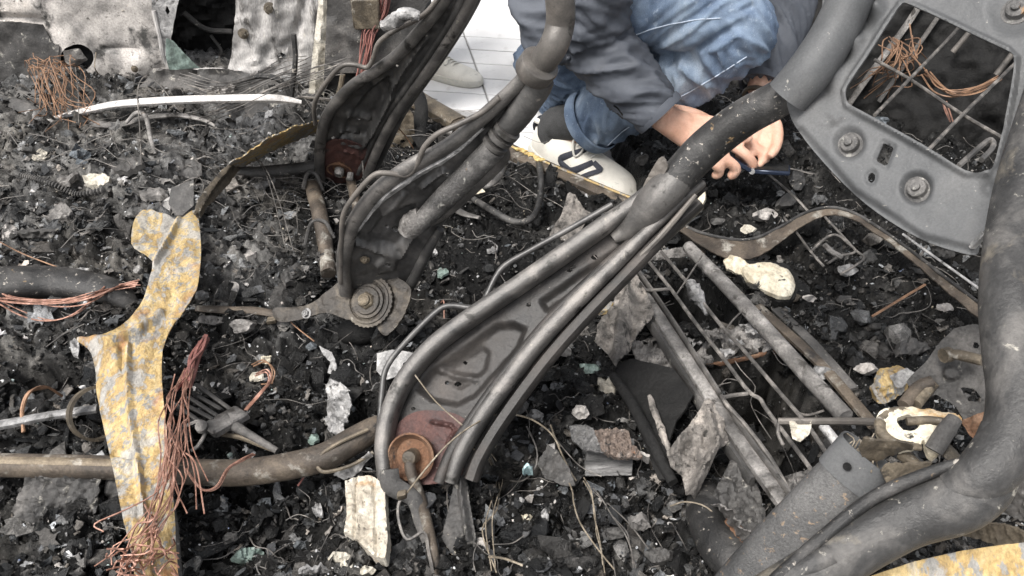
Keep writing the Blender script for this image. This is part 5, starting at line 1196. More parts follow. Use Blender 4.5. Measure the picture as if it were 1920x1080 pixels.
# cream pads
pd = thing('scorched_pad', 'oval cream pad with black scorched rim beside the grey pipe', 'pad', Z(1440, 530, .0))
s = PlaneS([(1380, 500, .045), (1490, 530, .045), (1430, 555, .03)])
mb = MB().sheet([(1392, 500), (1415, 494), (1450, 496), (1480, 508), (1492, 530), (1484, 552), (1468, 557), (1440, 550), (1410, 532), (1396, 515)], s, (), summ(lambda X, Y: .014 * (1 - ((X - 1442) / 60.) ** 2), wob(.003, 14)), 2.8, .012, smooth=4, rim=(8, -.010)); mb.build('pad_top', M['cream'], pd)
mb = MB().sheet([(1378, 500), (1400, 488), (1450, 490), (1486, 504), (1498, 530), (1488, 560), (1462, 565), (1425, 552), (1395, 530)], PlaneS([(1380, 500, .032), (1490, 530, .032), (1430, 560, .018)]), (), wob(.006, 12), 3.5, .02, smooth=3); mb.build('pad_base', M['black'], pd)
crumple('scorched_pad_end', [(1356, 488), (1372, 480), (1395, 484), (1408, 496), (1398, 515), (1378, 512), (1362, 505)], [(1356, 490, .04), (1405, 490, .05), (1380, 514, .03)], M['cream'], 'small brown-edged pad lump touching the oval cream pad', 'pad', seed=5, amp=.010, th=.01)
crumple('cream_curl', [(1296, 342), (1308, 341), (1320, 352), (1322, 372), (1312, 388), (1296, 392), (1284, 385), (1300, 366)], [(1300, 342, .10), (1322, 370, .08), (1288, 390, .05)], M['cream'], 'cream curled scrap beside the near seat tube below the hand', 'scrap', th=.012, amp=.004, smooth=3)

# wires strewn over the char
def wire(pts, r, mat, label, name='loose_wire', cat='wire', k=1, sp=.003, seed=0):
    return bundle(name, pts, k, sp, r, mat, label, cat, seed=seed)
wire(P([(775, 705, .24), (815, 755, .20), (862, 803, .17)]), .0015, M['beigewire'], 'thin straight wire slanting across the near seat member', seed=1)
wire(P([(752, 930, .10), (790, 880, .16), (835, 830, .18), (880, 798, .17), (930, 778, .14), (980, 782, .12), (1020, 805, .09), (1045, 840, .06)]), .0019, M['beigewire'], 'long beige wire arching over the rusty recliner shaft', seed=2)
mb = MB().box(Z(754, 928, .105), (.008, 0, .003), (0, .006, 0), (0, -.002, .009), .002); solo(mb, 'wire_clip', M['tan'], 'tan clip where the arching wire meets the cranked rod', 'clip')
wire(P([(755, 930, .10), (742, 950, .09), (746, 985, .08), (762, 1013, .07), (795, 1000, .07), (806, 1035, .06), (812, 1080, .05)]), .0036, M['wire'], 'grey cranked rod zigzagging down below the rusty recliner', 'cranked_rod', 'rod', seed=3)
wire([Z(904, 788, .15), Z(882, 820, .12), Z(900, 850, .08), G(920, 880, .04), G(935, 920, .03), G(928, 965, .03), G(918, 1010, .03), G(928, 1090, .03)], .0013, M['beigewire'], 'pair of beige wires running down the middle of the char', k=3, sp=.006, seed=4)
wire([G(925, 1065, .032), G(950, 1068, .032), G(985, 1080, .032)], .002, M['beigewire'], 'beige wire stub branching right at the bottom edge', k=2, seed=5)
wire([G(912, 870, .05), G(940, 905, .03), G(970, 918, .03), G(1000, 895, .03), G(1005, 860, .03), G(985, 820, .04)], .0018, M['wire'], 'thin wire ring lying around the dark hollow', seed=6)
wire([G(1060, 915, .04), G(1070, 950, .04), G(1074, 975, .045), G(1090, 1010, .04), G(1118, 1060, .045), G(1150, 1100, .05)], .0014, M['beigewire'], 'beige wire below the charred block, leftmost of four', seed=7)
wire([G(1090, 925, .032), G(1104, 960, .045), G(1112, 1000, .04), G(1114, 1030, .045), G(1122, 1060, .04), G(1130, 1100, .045)], .0011, M['beigewire'], 'thin beige wire running straight below the charred block', seed=8, k=2)
wire([G(1110, 940, .032), G(1128, 970, .045), G(1150, 1000, .04), G(1170, 1030, .045), G(1182, 1060, .045), G(1190, 1100, .05)], .0012, M['wire'], 'grey wire slanting right below the charred block', seed=9, k=2)
wire([G(1140, 965, .032), G(1180, 1000, .032), G(1215, 1050, .032)], .0015, M['wire'], 'shortest thin wire slanting right below the charred block', seed=10)
wire([G(1035, 830, .05), G(1045, 860, .04), G(1070, 900, .03), G(1080, 925, .03)], .0016, M['beigewire'], 'beige wire crossing the dark leathery sheet', seed=11)
wire([G(360, 205, .10), G(430, 225, .10), G(500, 205, .10), G(560, 190, .12), G(600, 183, .13)], .0016, M['wire'], 'fan of thin burnt wires in front of the pale pillar foot', 'wire_fan', 'wires', 7, .014, 12)
wire([G(400, 262, .08), G(460, 245, .09), G(530, 222, .11), G(600, 205, .12), G(660, 200, .14)], .0016, M['wire'], 'second fan of thin wires reaching the far seat member', 'wire_fan', 'wires', 8, .016, 13)
wire(P([(560, 182, .20), (640, 190, .24), (700, 206, .24), (760, 205, .22)]), .0016, M['wire'], 'thin dark wire crossing in front of the far seat member', seed=14, k=2)
wire(P([(600, 250, .16), (640, 245, .20), (680, 248, .20)]), .0016, M['copper_dark'], 'brownish wire across the foot of the far seat member', seed=15, k=2)
wire(P([(625, 205, .24), (650, 240, .2), (668, 270, .16), (680, 300, .12), (686, 330, .1)]), .0018, M['wire'], 'wire trailing down the far seat member', seed=16)
wire([G(440, 318, .08), G(480, 345, .10), G(515, 385, .12), G(540, 430, .08), G(562, 490, .032)], .0015, M['wire'], 'fine pale wire curving down right of the twisted neck', seed=17)
wire([G(455, 320, .08), G(500, 362, .09), G(520, 420, .08), G(540, 490, .032)], .0013, M['wire'], 'finer twin wire beside the fine pale wire', seed=18)
wire([G(190, 140, .0), G(188, 150, .05), G(195, 138, .08), G(225, 175, .08), G(252, 215, .03)], .0018, M['beigewire'], 'bent thin wire poking up before the side panel', seed=19)
wire([G(155, 250, .032), G(158, 215, .07), G(160, 175, .10)], .0016, M['wire'], 'upright thin wire at the left end of the off-white strip', seed=20)
wire([G(270, 330, .032), G(270, 270, .06), G(272, 225, .10), G(290, 203, .11), G(318, 215, .09), G(345, 240, .05), G(400, 243, .04)], .0022, M['wire'], 'thin wire arch over the grey strip', seed=21)
hose([G(245, 258, .05), G(268, 250, .07), G(285, 258, .07), G(290, 285, .04), G(295, 300, .02)], [.005, .007, .007, .006, .005], 'cream_tube_piece', M['greyrail'], 'bent cream tube piece on the ash heap', 'tube', 1)
wire([G(1190, 215, .0) if False else G(1500, 300, .06), G(1520, 312, .06), G(1600, 380, .05), G(1650, 420, .05), G(1700, 440, .05)], .004, M['tube_dark'], 'dark straight rod beside the back plate rim', 'dark_rod', 'rod', seed=22)
wire([G(1330, 325, .05), G(1400, 345, .06), G(1460, 350, .06), G(1510, 355, .05)], .0022, M['wire'], 'thin wire lying under the phone', seed=23)
wire([G(1430, 350, .04), G(1480, 400, .05), G(1520, 445, .05)], .003, M['wire'], 'thin grey rod below the phone', seed=24)
wire([G(1630, 630, .05), G(1680, 605, .07), G(1720, 580, .07)], .003, M['copper_dark'], 'brown rod sticking out of the char above the yellow lump', seed=25, cat='rod')
wire([G(1700, 530, .05), G(1720, 505, .07)], .003, M['wire'], 'short rod sticking up near the trim strip', seed=26, cat='rod')
wire(P([(1260, 950, .04), (1290, 940, .07), (1330, 952, .07), (1360, 990, .06)]), .0013, M['beigewire'], 'beige wire bending over the rusty elbow pipe', seed=27)
wire([G(545, 620, .03), G(560, 640, .04), G(590, 660, .03)], .0018, M['copper_dark'], 'brown wire hanging under the middle recliner plate', seed=28)
wire([G(690, 640, .06), G(716, 625, .08), G(712, 605, .09), G(695, 604, .09)], .0035, M['copper_dark'], 'rusty hooked wire at the foot of the middle recliner plate', seed=29)
wire([G(830, 590, .032), G(838, 600, .05), G(836, 620, .03)], .0018, M['copper'], 'tiny orange wire hoop left of the near seat flange', seed=30)
wire([G(560, 930, .03), G(590, 910, .05), G(618, 893, .06)], .0018, M['pinkwire'], 'short pink wire beneath the rusty rail bend', seed=31)
# thin curled strands strewn everywhere: nobody could count them
q = random.Random(9); mb = MB()
for k in range(1100):
    y = .5 + 2.4 * q.random() ** 1.3; x = q.uniform(-1, 1) * (y * .75 + .1)
    if sdf(np.array([x]), np.array([y]), tile_zone)[0] < .04: continue
    d = q.uniform(0, 6.28); pts = []; a = np.array([x, y]); L_ = q.uniform(.012, .05) if k % 5 else q.uniform(.04, .11)
    for i in range(q.randint(3, 6)):
        pts.append([a[0], a[1], 0]); d += q.gauss(0, .5); a = a + np.array([math.cos(d), math.sin(d)]) * L_ * .5
    zs = ground_h(np.array([p[0] for p in pts]), np.array([p[1] for p in pts]))
    zm = zs.max()
    for p, z in zip(pts, zs): p[2] = max(z, zm - .012) + q.uniform(.001, .014)
    mb.tube(pts, q.uniform(.0005, .0012), 4, 3)
stuff(mb.build('wire_litter', M['wire'], None, (0, 0, 0)), 'countless thin burnt wire strands strewn over the char', 'wires')

q = random.Random(19); mb = MB()
for k in range(150):
    y = q.uniform(1.75, 2.5); x = q.uniform(-1.5, .05) if k % 3 else q.uniform(-1.0, -.2)
    d = q.gauss(0, .5) + (math.pi if q.random() < .5 else 0); pts = []; a = np.array([x, y])
    for i in range(q.randint(4, 7)):
        pts.append([a[0], a[1], 0]); d += q.gauss(0, .35); a = a + np.array([math.cos(d), math.sin(d)]) * q.uniform(.03, .07)
    zs = ground_h(np.array([p[0] for p in pts]), np.array([p[1] for p in pts])); hh_ = q.uniform(.004, .05)
    for p, z in zip(pts, zs): p[2] = max(z, -.02) + hh_ * q.uniform(.5, 1.3)
    mb.tube(pts, q.uniform(.0006, .0012), 4, 4)
stuff(mb.build('wire_tangle', M['wire'], None, (0, 0, 0)), 'dense tangle of thin burnt wires lying over the ash in front of the car side', 'wires')
# ---------- individual fragments one can point at
def frag(px, py, w_, h_, mat, label, name='fragment', cat='fragment', lift=.02, th=.006, seed=0, n=7, group=None, tilt=0.02):
    q = random.Random(seed * 7 + int(px)); o = []
    a0 = q.random() * 6.28
    for k in range(n):
        t = a0 + (k + q.uniform(-.3, .3)) * 2 * math.pi / n; r = q.uniform(.75, 1.1)
        o.append((px + math.cos(t) * w_ * r, py + math.sin(t) * h_ * r))
    z = G(px, py, lift)[2]
    s = PlaneS([(px - w_, py, z + q.uniform(-tilt, tilt)), (px + w_, py, z + q.uniform(-tilt, tilt)), (px, py + h_, z - .5 * q.random() * tilt)])
    mb = MB().sheet(o, s, (), summ(wob(.006, 14, seed), wob(.002, 5, seed + 2)), 2.4, th)
    return solo(mb, name, mat, label, cat, group)
S_ = M['silver']; Wm = M['white']; D_ = M['dirtypanel']
FR = [(160, 510, 18, 12, S_, 'white angular flake above the big dark tube'), (140, 650, 9, 18, S_, 'upright white flake left of the yellow strip elbow'),
      (20, 432, 16, 18, M['pale'], 'pale rounded lump at the left edge level with the yellow strip head'), (555, 512, 30, 20, D_, 'grey slab under the ends of the two fine wires'),
      (425, 405, 40, 14, D_, 'long layered dark slab right of the yellow strip head'), (455, 470, 26, 12, M['pale'], 'pale splintered piece between yellow strip and rusty pipe'),
      (500, 675, 14, 8, M['cream'], 'cream flake above the brown loop'), (480, 708, 16, 10, Wm, 'crusted off-white flake just left of the brown loop'),
      (588, 820, 14, 12, M['greenglass'], 'greenish chip left of the melted plate foot'), (595, 955, 12, 14, S_, 'round bright flake left of the pale crusted slab'),
      (640, 1050, 28, 20, Wm, 'crumbly white clump below the pale crusted slab'), (690, 1070, 16, 12, Wm, 'smaller crumbly clump right under the pale slab foot'),
      (590, 1075, 30, 10, S_, 'flat pale flake on the bottom edge'), (845, 1020, 18, 22, Wm, 'cream crust at the foot of the curved grey plate'),
      (900, 1030, 14, 24, M['pale'], 'beige lump right of the curved grey plate'), (990, 886, 12, 9, patina('turquoise_glaze', [(.3, (.30, .48, .50)), (.6, (.62, .78, .78))], 30, None, None, (.3, .5), 0, .3, 60), 'small turquoise chip beside the dark hollow'),
      (985, 970, 14, 8, M['cream'], 'cream chip in the lower middle char'), (1022, 968, 8, 12, S_, 'white chip right of the cream chip'), (1055, 1045, 34, 22, D_, 'flat dark grey plate near the bottom, left of the beige wires'),
      (970, 760, 24, 22, D_, 'grey slate square just right of the near seat flange'), (1000, 778, 16, 12, S_, 'small pale chip behind the arching wire'),
      (1140, 712, 24, 16, Wm, 'big white lump above the charred block'), (1100, 690, 30, 12, M['greenglass'], 'greenish flake above the charred block, left of the white lump'), (1060, 660, 14, 10, M['pale'], 'pale chip under the near seat flange'),
      (1090, 775, 18, 14, M['pale'], 'beige crumbly piece above the grey wrinkled fragment'), (1210, 860, 18, 6, M['pale'], 'thin pale splinter right of the charred block'),
      (1125, 570, 26, 16, M['yellow'], 'orange-grey lump behind the first crumpled bracket'), (1255, 745, 5, 8, S_, 'tiny white oval on the dark channel'),
      (640, 476, 12, 8, S_, 'light chip by the rusty pipe end') if False else (645, 480, 10, 8, D_, 'dark chip at the middle seat edge'),
      (812, 472, 10, 8, S_, 'light chip in the char right of the middle seat'), (922, 462, 14, 10, S_, 'pale chip beside the black cable foot'), (865, 545, 12, 10, S_, 'pale angular chip above the near seat wire'),
      (830, 510, 12, 10, M['greenglass'], 'greenish chip in the char between two seat frames'), (985, 605, 10, 8, M['greenglass'], 'dull green chip below the near seat flange') if False else (800, 430, 7, 6, S_, 'small white crumb near the strut end'),
      (1440, 400, 24, 12, M['pale'], 'pale flat flake above the bent trim strip'), (1400, 430, 16, 10, Wm, 'crusty flake on the bend of the trim strip'), (1480, 375, 22, 14, D_, 'dark slab below the phone'), (1495, 335, 16, 26, M['tube_dark'], 'black upright stub right of the phone end'),
      (1590, 505, 20, 12, S_, 'shiny melted blob at the wire loops'), (1520, 560, 12, 8, M['pale'], 'beige chip right of the cream pad'), (1585, 560, 12, 9, D_, 'grey chip below the wire loops'), (1710, 650, 34, 20, D_, 'bent dark sheet above the yellow scorched lump'),
      (1770, 575, 18, 8, M['pale'], 'pale scrap below the trim strip end'), (1545, 700, 22, 14, S_, 'pale crust right of the grey pipe'), (1660, 660, 30, 8, D_, 'long dark flake left of the bent dark sheet'), (1620, 690, 26, 12, M['pale'], 'ashy flake left of the yellow scorched lump'),
      (1730, 450, 20, 12, D_, 'dark ribbed lump under the back plate rim'), (1770, 470, 26, 16, D_, 'perforated looking dark lump under the back plate corner'), (120, 320, 26, 20, M['greyrail'], 'rounded grey ash lump on the left heap'), (235, 300, 34, 26, D_, 'largest rounded grey lump on the ash heap') ,
      (355, 315, 30, 22, D_, 'rounded grey lump left of the twisted neck'), (75, 290, 20, 12, Wm, 'whitish flake high on the left heap'), (100, 395, 36, 18, M['greyrail'], 'ruffled grey crust at the left below the cable sleeve'), (180, 335, 24, 14, Wm, 'crumbly whitish crust on the left heap'),
      (310, 345, 20, 14, M['greyrail'], 'bent pale splinter behind the dark flap'), (285, 360, 34, 12, M['greyrail'], 'wrinkled grey crust left of the dark flap'), (65, 440, 50, 8, D_, 'long flat dark flake at the left'), (1370, 395, 14, 10, Wm, 'white scrap between seat tube and trim strip') if False else (1345, 415, 16, 8, D_, 'dark flake on the inner side of the trim strip'),
      (380, 555, 14, 9, S_, 'pale pebble-like lump right of the yellow strip waist'), (430, 540, 22, 14, M['pale'], 'angular beige-grey lump above the recliner arm'), (400, 600, 40, 10, M['greyrail'], 'grey rod-like clinker below the recliner arm'), (452, 612, 22, 14, M['greyrail'], 'blocky clinker under the arm clip'),
      (560, 60, 3, 3, D_, 'x') if False else (1205, 300, 14, 10, D_, 'dark flake right of the shoe toe'), (1250, 560, 8, 6, D_, 'dark chip at the wire hook') , (780, 775, 2, 2, D_, 'x') if False else (1150, 1000, 26, 14, D_, 'slate grey flake right of the thin wires'),
      (1200, 985, 22, 12, M['greyrail'], 'grey flake below the washer'), (1230, 1040, 26, 18, D_, 'dark angular flake near the bottom left of the elbow pipe'), (470, 1040, 30, 20, M['greenglass'], 'green-grey shard at the lower left rubble'), (430, 1010, 14, 10, D_, 'small slate flake above the green-grey shard')]
for i, (x, y, a, b, m_, lab) in enumerate(FR):
    frag(x, y, a, b, m_, lab, 'burnt_fragment', 'fragment', seed=i, th=.016 if a > 20 and m_ is not S_ else .006)

# ================================================================== THE PERSON
from mathutils.bvhtree import BVHTree
from mathutils import noise as mn

def remeshed(mb, voxel, smooth_it=6):
    """one continuous skin around the given shapes -> (verts, quads)"""
    tmp = mb.build('tmp', M['black'], None, (0, 0, 0))
    md = tmp.modifiers.new('r', 'REMESH'); md.mode = 'VOXEL'; md.voxel_size = voxel
    sm = tmp.modifiers.new('s', 'SMOOTH'); sm.factor = .5; sm.iterations = smooth_it
    dg = bpy.context.evaluated_depsgraph_get(); ev = tmp.evaluated_get(dg); m2 = ev.to_mesh()
    v = np.empty(len(m2.vertices) * 3); m2.vertices.foreach_get('co', v); v = v.reshape(-1, 3)
    nn = np.empty(len(m2.vertices) * 3); m2.vertices.foreach_get('normal', nn); nn = nn.reshape(-1, 3)
    f = [tuple(p.vertices) for p in m2.polygons]
    ev.to_mesh_clear(); me_ = tmp.data; bpy.data.objects.remove(tmp); bpy.data.meshes.remove(me_)
    return v, nn, f
def limb_coords(v, segs):
    """nearest limb segment of each vertex: distance along it, angle about it, index"""
    best = np.full(len(v), 1e9); T = np.zeros(len(v)); A_ = np.zeros(len(v)); I = np.zeros(len(v), int)
    for k, (a, b) in enumerate(segs):
        a = np.asarray(a); b = np.asarray(b); L_ = np.linalg.norm(b - a); d = (b - a) / L_
        t = np.clip((v - a) @ d, 0, L_); c = a + t[:, None] * d; r = np.linalg.norm(v - c, axis=1)
        u = unit(np.cross(d, [.2, .1, 1])); w_ = np.cross(d, u)
        ang = np.arctan2((v - c) @ w_, (v - c) @ u); m = r < best
        best[m] = r[m]; T[m] = t[m]; A_[m] = ang[m]; I[m] = k
    return T, A_, I
def folds(v, segs, amp, per=.05, seed=0, skew=.35):
    T, A_, I = limb_coords(v, segs)
    h = np.zeros(len(v))
    for k in range(len(segs)):
        m = I == k
        x = T[m] / per + A_[m] * skew + k * 7; y = np.cos(A_[m]) * .9 + np.sin(A_[m]) * .5 + T[m] * 3
        n = noise2(x, y, seed + k * 3); n2 = noise2(x * 2.3, y * 1.7, seed + 11 + k)
        h[m] = amp * (1.0 - 3.4 * np.abs(n) ** .8) + amp * .5 * (1 - 3 * np.abs(n2))
    return h + amp * .5 * noise2(v[:, 0] * 9, v[:, 2] * 9 + v[:, 1] * 5, seed + 40)
def cast(bvh, px, py, lift=.002):
    d = Vector(unit(rays(px, py))); hit = bvh.ray_cast(Vector(CAM), d)
    if hit[0] is None: return None
    n = hit[1] if hit[1].dot(d) < 0 else -hit[1]
    return np.array(hit[0] + n * lift)
def casts(bvh, pts, lift=.002):
    r = [cast(bvh, x, y, lift) for x, y in pts]
    return [q for q in r if q is not None]

# joints of the crouching man (the place is built at about 1.35 of life size throughout)
hipR = Z(1130, -85, .60); kneeR = Z(1385, 62, .45); ankR = Z(1078, 246, .045)
hipL = Z(1072, -60, .56); kneeL = Z(1068, 190, .06); ankL = kneeL + np.array([-.10, .52, -.06])
pel = (hipR + hipL) / 2 + np.array([-.02, .05, .04])
chest = pel + np.array([.16, -.16, .50]); neck = chest + np.array([.07, -.10, .24])
shR = chest + np.array([-.16, -.20, .14]); elbR = Z(1108, 72, .44); wriR = Z(1244, 222, .27)
shL = chest + np.array([.30, .0, .14]); elbL = Z(1492, -70, .52); wriL = Z(1424, 172, .27)
head = neck + np.array([.06, -.08, .22])
handc = lambda px, py, z: Z(px, py, z)
M['skin'] = patina('warm_skin', [(.3, (.44, .24, .165)), (.5, (.54, .325, .235)), (.7, (.62, .40, .30))], 14, ((.30, .19, .14), 34, .60, .76), None, (.42, .58), 0, .25, 70, fine=.10)
M['skin'].node_tree.nodes['Principled BSDF'].inputs['Subsurface Weight'].default_value = .15
M['skin'].node_tree.nodes['Principled BSDF'].inputs['Subsurface Radius'].default_value = (.02, .008, .004)
b = MB()
b.tube([pel + [0, 0, -.06], pel + (chest - pel) * .4, chest, neck + [0, 0, -.04]], [.16, .15, .18, .09], 16, 5, flat=.75, upv=(0, 1, 0))
b.tube([neck + [0, 0, -.06], neck + [.02, -.02, .04], head + [-.02, .02, -.06]], [.07, .062, .065], 12, 3)
for q_ in ((shR, elbR), (shL, elbL)): b.tube(q_, [.06, .05], 12, 5)
for q_ in ((elbR, wriR), (elbL, wriL)): b.tube(q_, [.05, .037], 12, 5)
b.tube([shR, chest + [0, 0, .12], shL], [.08, .10, .08], 12, 4)
b.tube([hipR, kneeR], [.10, .055], 12, 5); b.tube([kneeR, ankR, ankR + [0, 0, -.06]], [.055, .045, .04], 12, 5)
b.tube([hipL, kneeL], [.10, .07], 12, 5); b.tube([kneeL, ankL], [.065, .045], 12, 5)
# head, bent down towards the phone
look = unit(Z(1400, 300, .15) - head); hu = unit(np.array([0, 0, 1]) - look * look[2]); hs = np.cross(look, hu)
b.tube([head - hu * .15 + look * .05, head - hu * .08 + look * .035, head, head + hu * .09, head + hu * .145], [.045, .082, .105, .098, .04], 16, 4, flat=1.15, upv=tuple(look))
b.tube([head + look * .115 + hu * .035, head + look * .150 - hu * .035, head + look * .125 - hu * .045], [.010, .020, .012], 8, 3)     # nose
b.tube([head + look * .118 - hu * .075 - hs * .03, head + look * .128 - hu * .078, head + look * .118 - hu * .075 + hs * .03], [.006, .011, .006], 8, 3)  # mouth
for s_ in (-1, 1):
    b.tube([head + hs * s_ * .105 + hu * .03, head + hs * s_ * .118 - hu * .0, head + hs * s_ * .105 - hu * .035], [.016, .020, .012], 8, 3, flat=.6)       # ears
    b.tube([head + look * .105 + hu * .035 + hs * s_ * .02, head + look * .115 + hu * .045 + hs * s_ * .045, head + look * .095 + hu * .035 + hs * s_ * .07], [.008, .010, .007], 8, 3)   # brows
# near hand: reaches right and down, fingers curled under the phone
def finger(pts, r):
    b.tube(pts, [r * 1.1, r * 1.06, r, r * .93, r * .72][:len(pts)], 10, 4)
b.tube([wriR + (wriR - elbR) * -.05, wriR, Z(1278, 240, .235), Z(1318, 262, .205)], [.040, .038, .046, .050], 16, 5, flat=.62, upv=tuple(unit(np.array([-.1, -.5, 1]))))
b.tube([Z(1262, 212, .25), Z(1300, 224, .23), Z(1340, 244, .21)], [.030, .036, .034], 12, 4, flat=.8)
b.tube([Z(1300, 268, .21), Z(1330, 282, .20), Z(1362, 296, .185)], [.034, .036, .030], 12, 4, flat=.7)
finger([Z(1335, 238, .215), Z(1372, 250, .205), Z(1404, 268, .19), Z(1430, 290, .165), Z(1438, 305, .15)], .0145)   # index along the top
finger([Z(1335, 258, .205), Z(1370, 272, .195), Z(1398, 290, .18), Z(1412, 308, .155), Z(1408, 318, .14)], .0148)
finger([Z(1335, 280, .195), Z(1362, 300, .185), Z(1380, 315, .165), Z(1374, 328, .145), Z(1364, 330, .14)], .0142)
finger([Z(1322, 290, .19), Z(1340, 308, .18), Z(1350, 320, .16), Z(1344, 329, .145), Z(1338, 326, .14)], .0128)
finger([Z(1290, 222, .25), Z(1330, 228, .245), Z(1368, 240, .235), Z(1396, 256, .22), Z(1408, 264, .21)], .0160)    # thumb
# far hand: hangs from the watch, thumb on the phone
b.tube([wriL + (elbL - wriL) * .1, wriL, Z(1424, 202, .245), Z(1424, 228, .225)], [.036, .033, .036, .037], 14, 5, flat=.6, upv=(1, 0, .3))
finger([Z(1440, 208, .24), Z(1456, 234, .22), Z(1459, 260, .20), Z(1452, 282, .185), Z(1442, 294, .175)], .0145)   # thumb side, nearest
finger([Z(1436, 236, .21), Z(1436, 262, .19), Z(1434, 284, .17), Z(1428, 304, .15), Z(1420, 314, .14)], .0118)
finger([Z(1422, 236, .215), Z(1415, 260, .19), Z(1410, 282, .17), Z(1402, 300, .155), Z(1396, 306, .145)], .0118)
finger([Z(1412, 232, .22), Z(1402, 252, .2), Z(1396, 272, .18), Z(1386, 290, .165), Z(1380, 297, .155)], .0112)
finger([Z(1402, 222, .225), Z(1384, 238, .21), Z(1374, 254, .19), Z(1368, 270, .175), Z(1366, 277, .17)], .0102)
V_, N_, F_ = remeshed(b, .0055, 3)
PO = Z(1068, 190, PAVE); PO[2] = PAVE
mb = MB(); mb.add(V_, F_)
person = mb.build('person', M['skin'], None, PO, True, 0)
tag(person, 'person crouching beside the burnt car in blue jeans and dark grey jacket, holding a phone', 'person')
ORG[person.name] = PO

# jeans
M['denim'] = patina('faded_blue_denim', [(.30, (.055, .082, .128)), (.45, (.11, .155, .23)), (.58, (.20, .26, .345)), (.70, (.35, .41, .48))], 7, ((.36, .42, .50), 60, .60, .74), None, (.8, .9), 0, .3, 260, stretch=(1, 1, .6), fine=.3)
j = MB()
j.tube([hipR, hipR + (kneeR - hipR) * .5, kneeR + [-.01, .02, .015]], [.165, .145, .106], 20, 7)
j.lathe(kneeR + np.array([-.012, .012, 0]), (0, 0, 1), [(.106 * math.sin(t_), -.106 * math.cos(t_)) for t_ in [math.pi * i_ / 10 for i_ in range(11)]], 20)
kb = kneeR + np.array([.01, 0, -.015])
j.tube([kb + [-.02, 0, .03], kb + (ankR - kb) * .3, kb + (ankR - kb) * .65, ankR + (kneeR - ankR) * .10], [.104, .104, .094, .088], 20, 6)
j.tube([hipL, hipL + (kneeL - hipL) * .5, kneeL + [0, 0, .02]], [.135, .118, .100], 20, 7)
j.tube([kneeL + [0, 0, .02], kneeL + (ankL - kneeL) * .5, ankL], [.105, .095, .085], 18, 5)
j.tube([hipL + [-.02, 0, 0], pel, hipR + [.02, 0, 0]], [.13, .16, .15], 18, 4)
j.tube([pel + [0, 0, -.05], pel + [.02, 0, .16]], [.16, .155], 18, 4, flat=.8)
jv, jn, jf = remeshed(j, .0075, 5)
segs = [(hipR, kneeR), (kneeR, ankR), (hipL, kneeL), (kneeL, ankL)]
kd = np.exp(-(np.linalg.norm(jv - kneeR, axis=1) / .16) ** 2)
jv = jv + jn * (folds(jv, segs, .0065, .060, 3, .9) + kd * .006 * (1 - 3 * np.abs(noise2(jv[:, 0] * 22 + jv[:, 2] * 20, jv[:, 1] * 9, 77))))[:, None]
mb = MB(); mb.add(jv, jf); jeans = mb.build('jeans', M['denim'], person, None, True, 0)
jb = BVHTree.FromPolygons([tuple(q) for q in jv], jf)
def seam(bvh, pts, r, mat, name, parent, lift=.0008):
    q = casts(bvh, [tuple(p) for p in cr([np.array(p, float) for p in pts], 6)], lift)
    if len(q) > 3: MB().tube(q, r, 6, 1).build(name, mat, parent)
M['stitch'] = patina('pale_denim_seam', [(.3, (.34, .41, .50)), (.6, (.46, .52, .60))], 90, None, None, (.8, .9), 0, .2, 200)
seam(jb, [(1160, 78), (1230, 52), (1300, 38), (1350, 34)], .0015, M['stitch'], 'seam', jeans)
seam(jb, [(1262, 188), (1300, 168), (1350, 138), (1400, 106)], .0015, M['stitch'], 'seam', jeans)
seam(jb, [(1140, 272), (1165, 248), (1180, 238)], .0015, M['stitch'], 'seam', jeans)
# trouser hem round the ankle
ax = unit(kneeR - ankR); hc = ankR + (kneeR - ankR) * .105
mb = MB().lathe(hc, ax, [(.086, -.004), (.099, -.006), (.103, .004), (.101, .03), (.097, .034)], 28); mb.f = mb.f[:-2]; mb.mi = mb.mi[:-2]; mb.build('trouser_hem', M['denim'], jeans)

# jacket
M['jacket'] = patina('dark_grey_jacket', [(.3, (.042, .047, .058)), (.5, (.066, .073, .088)), (.7, (.10, .109, .127))], 5, None, None, (.65, .8), 0, .15, 220, fine=.1)
k = MB()
k.tube([pel + [-.02, .02, -.10], pel + (chest - pel) * .45, chest, neck + [-.02, .02, -.06]], [.20, .205, .22, .11], 22, 6, flat=.85, upv=(0, 1, 0))
k.tube([Z(1020, 108, .40), Z(1034, 50, .47), Z(1050, -40, .56)], [.050, .105, .15], 14, 5, flat=.5, upv=(0, 1, .3))
k.tube([shR, shR + (elbR - shR) * .5, elbR], [.105, .100, .092], 18, 6)
k.tube([elbR, elbR + (wriR - elbR) * .5, wriR + (elbR - wriR) * .06], [.090, .082, .064], 18, 6)
k.tube([shL, shL + (elbL - shL) * .5, elbL], [.105, .098, .088], 18, 6)
k.tube([elbL, elbL + (wriL - elbL) * .5, wriL + (elbL - wriL) * .06], [.086, .078, .058], 18, 6)
k.tube([shR, chest + [0, 0, .12], shL], [.10, .13, .10], 14, 4)
kv, kn, kf = remeshed(k, .0075, 4)
segs = [(shR, elbR), (elbR, wriR), (shL, elbL), (elbL, wriL), (pel, chest)]
ed = np.exp(-(np.linalg.norm(kv - (elbR + [.0, 0, .06]), axis=1) / .13) ** 2)
kv = kv + kn * (folds(kv, segs, .0075, .065, 23, .9) + ed * .011 * (1 - 2.6 * np.abs(noise2(kv[:, 2] * 26 - kv[:, 0] * 8, kv[:, 0] * 7, 97))))[:, None]
mb = MB(); mb.add(kv, kf); jacket = mb.build('jacket', M['jacket'], person, None, True, 0)
kbv = BVHTree.FromPolygons([tuple(q) for q in kv], kf)
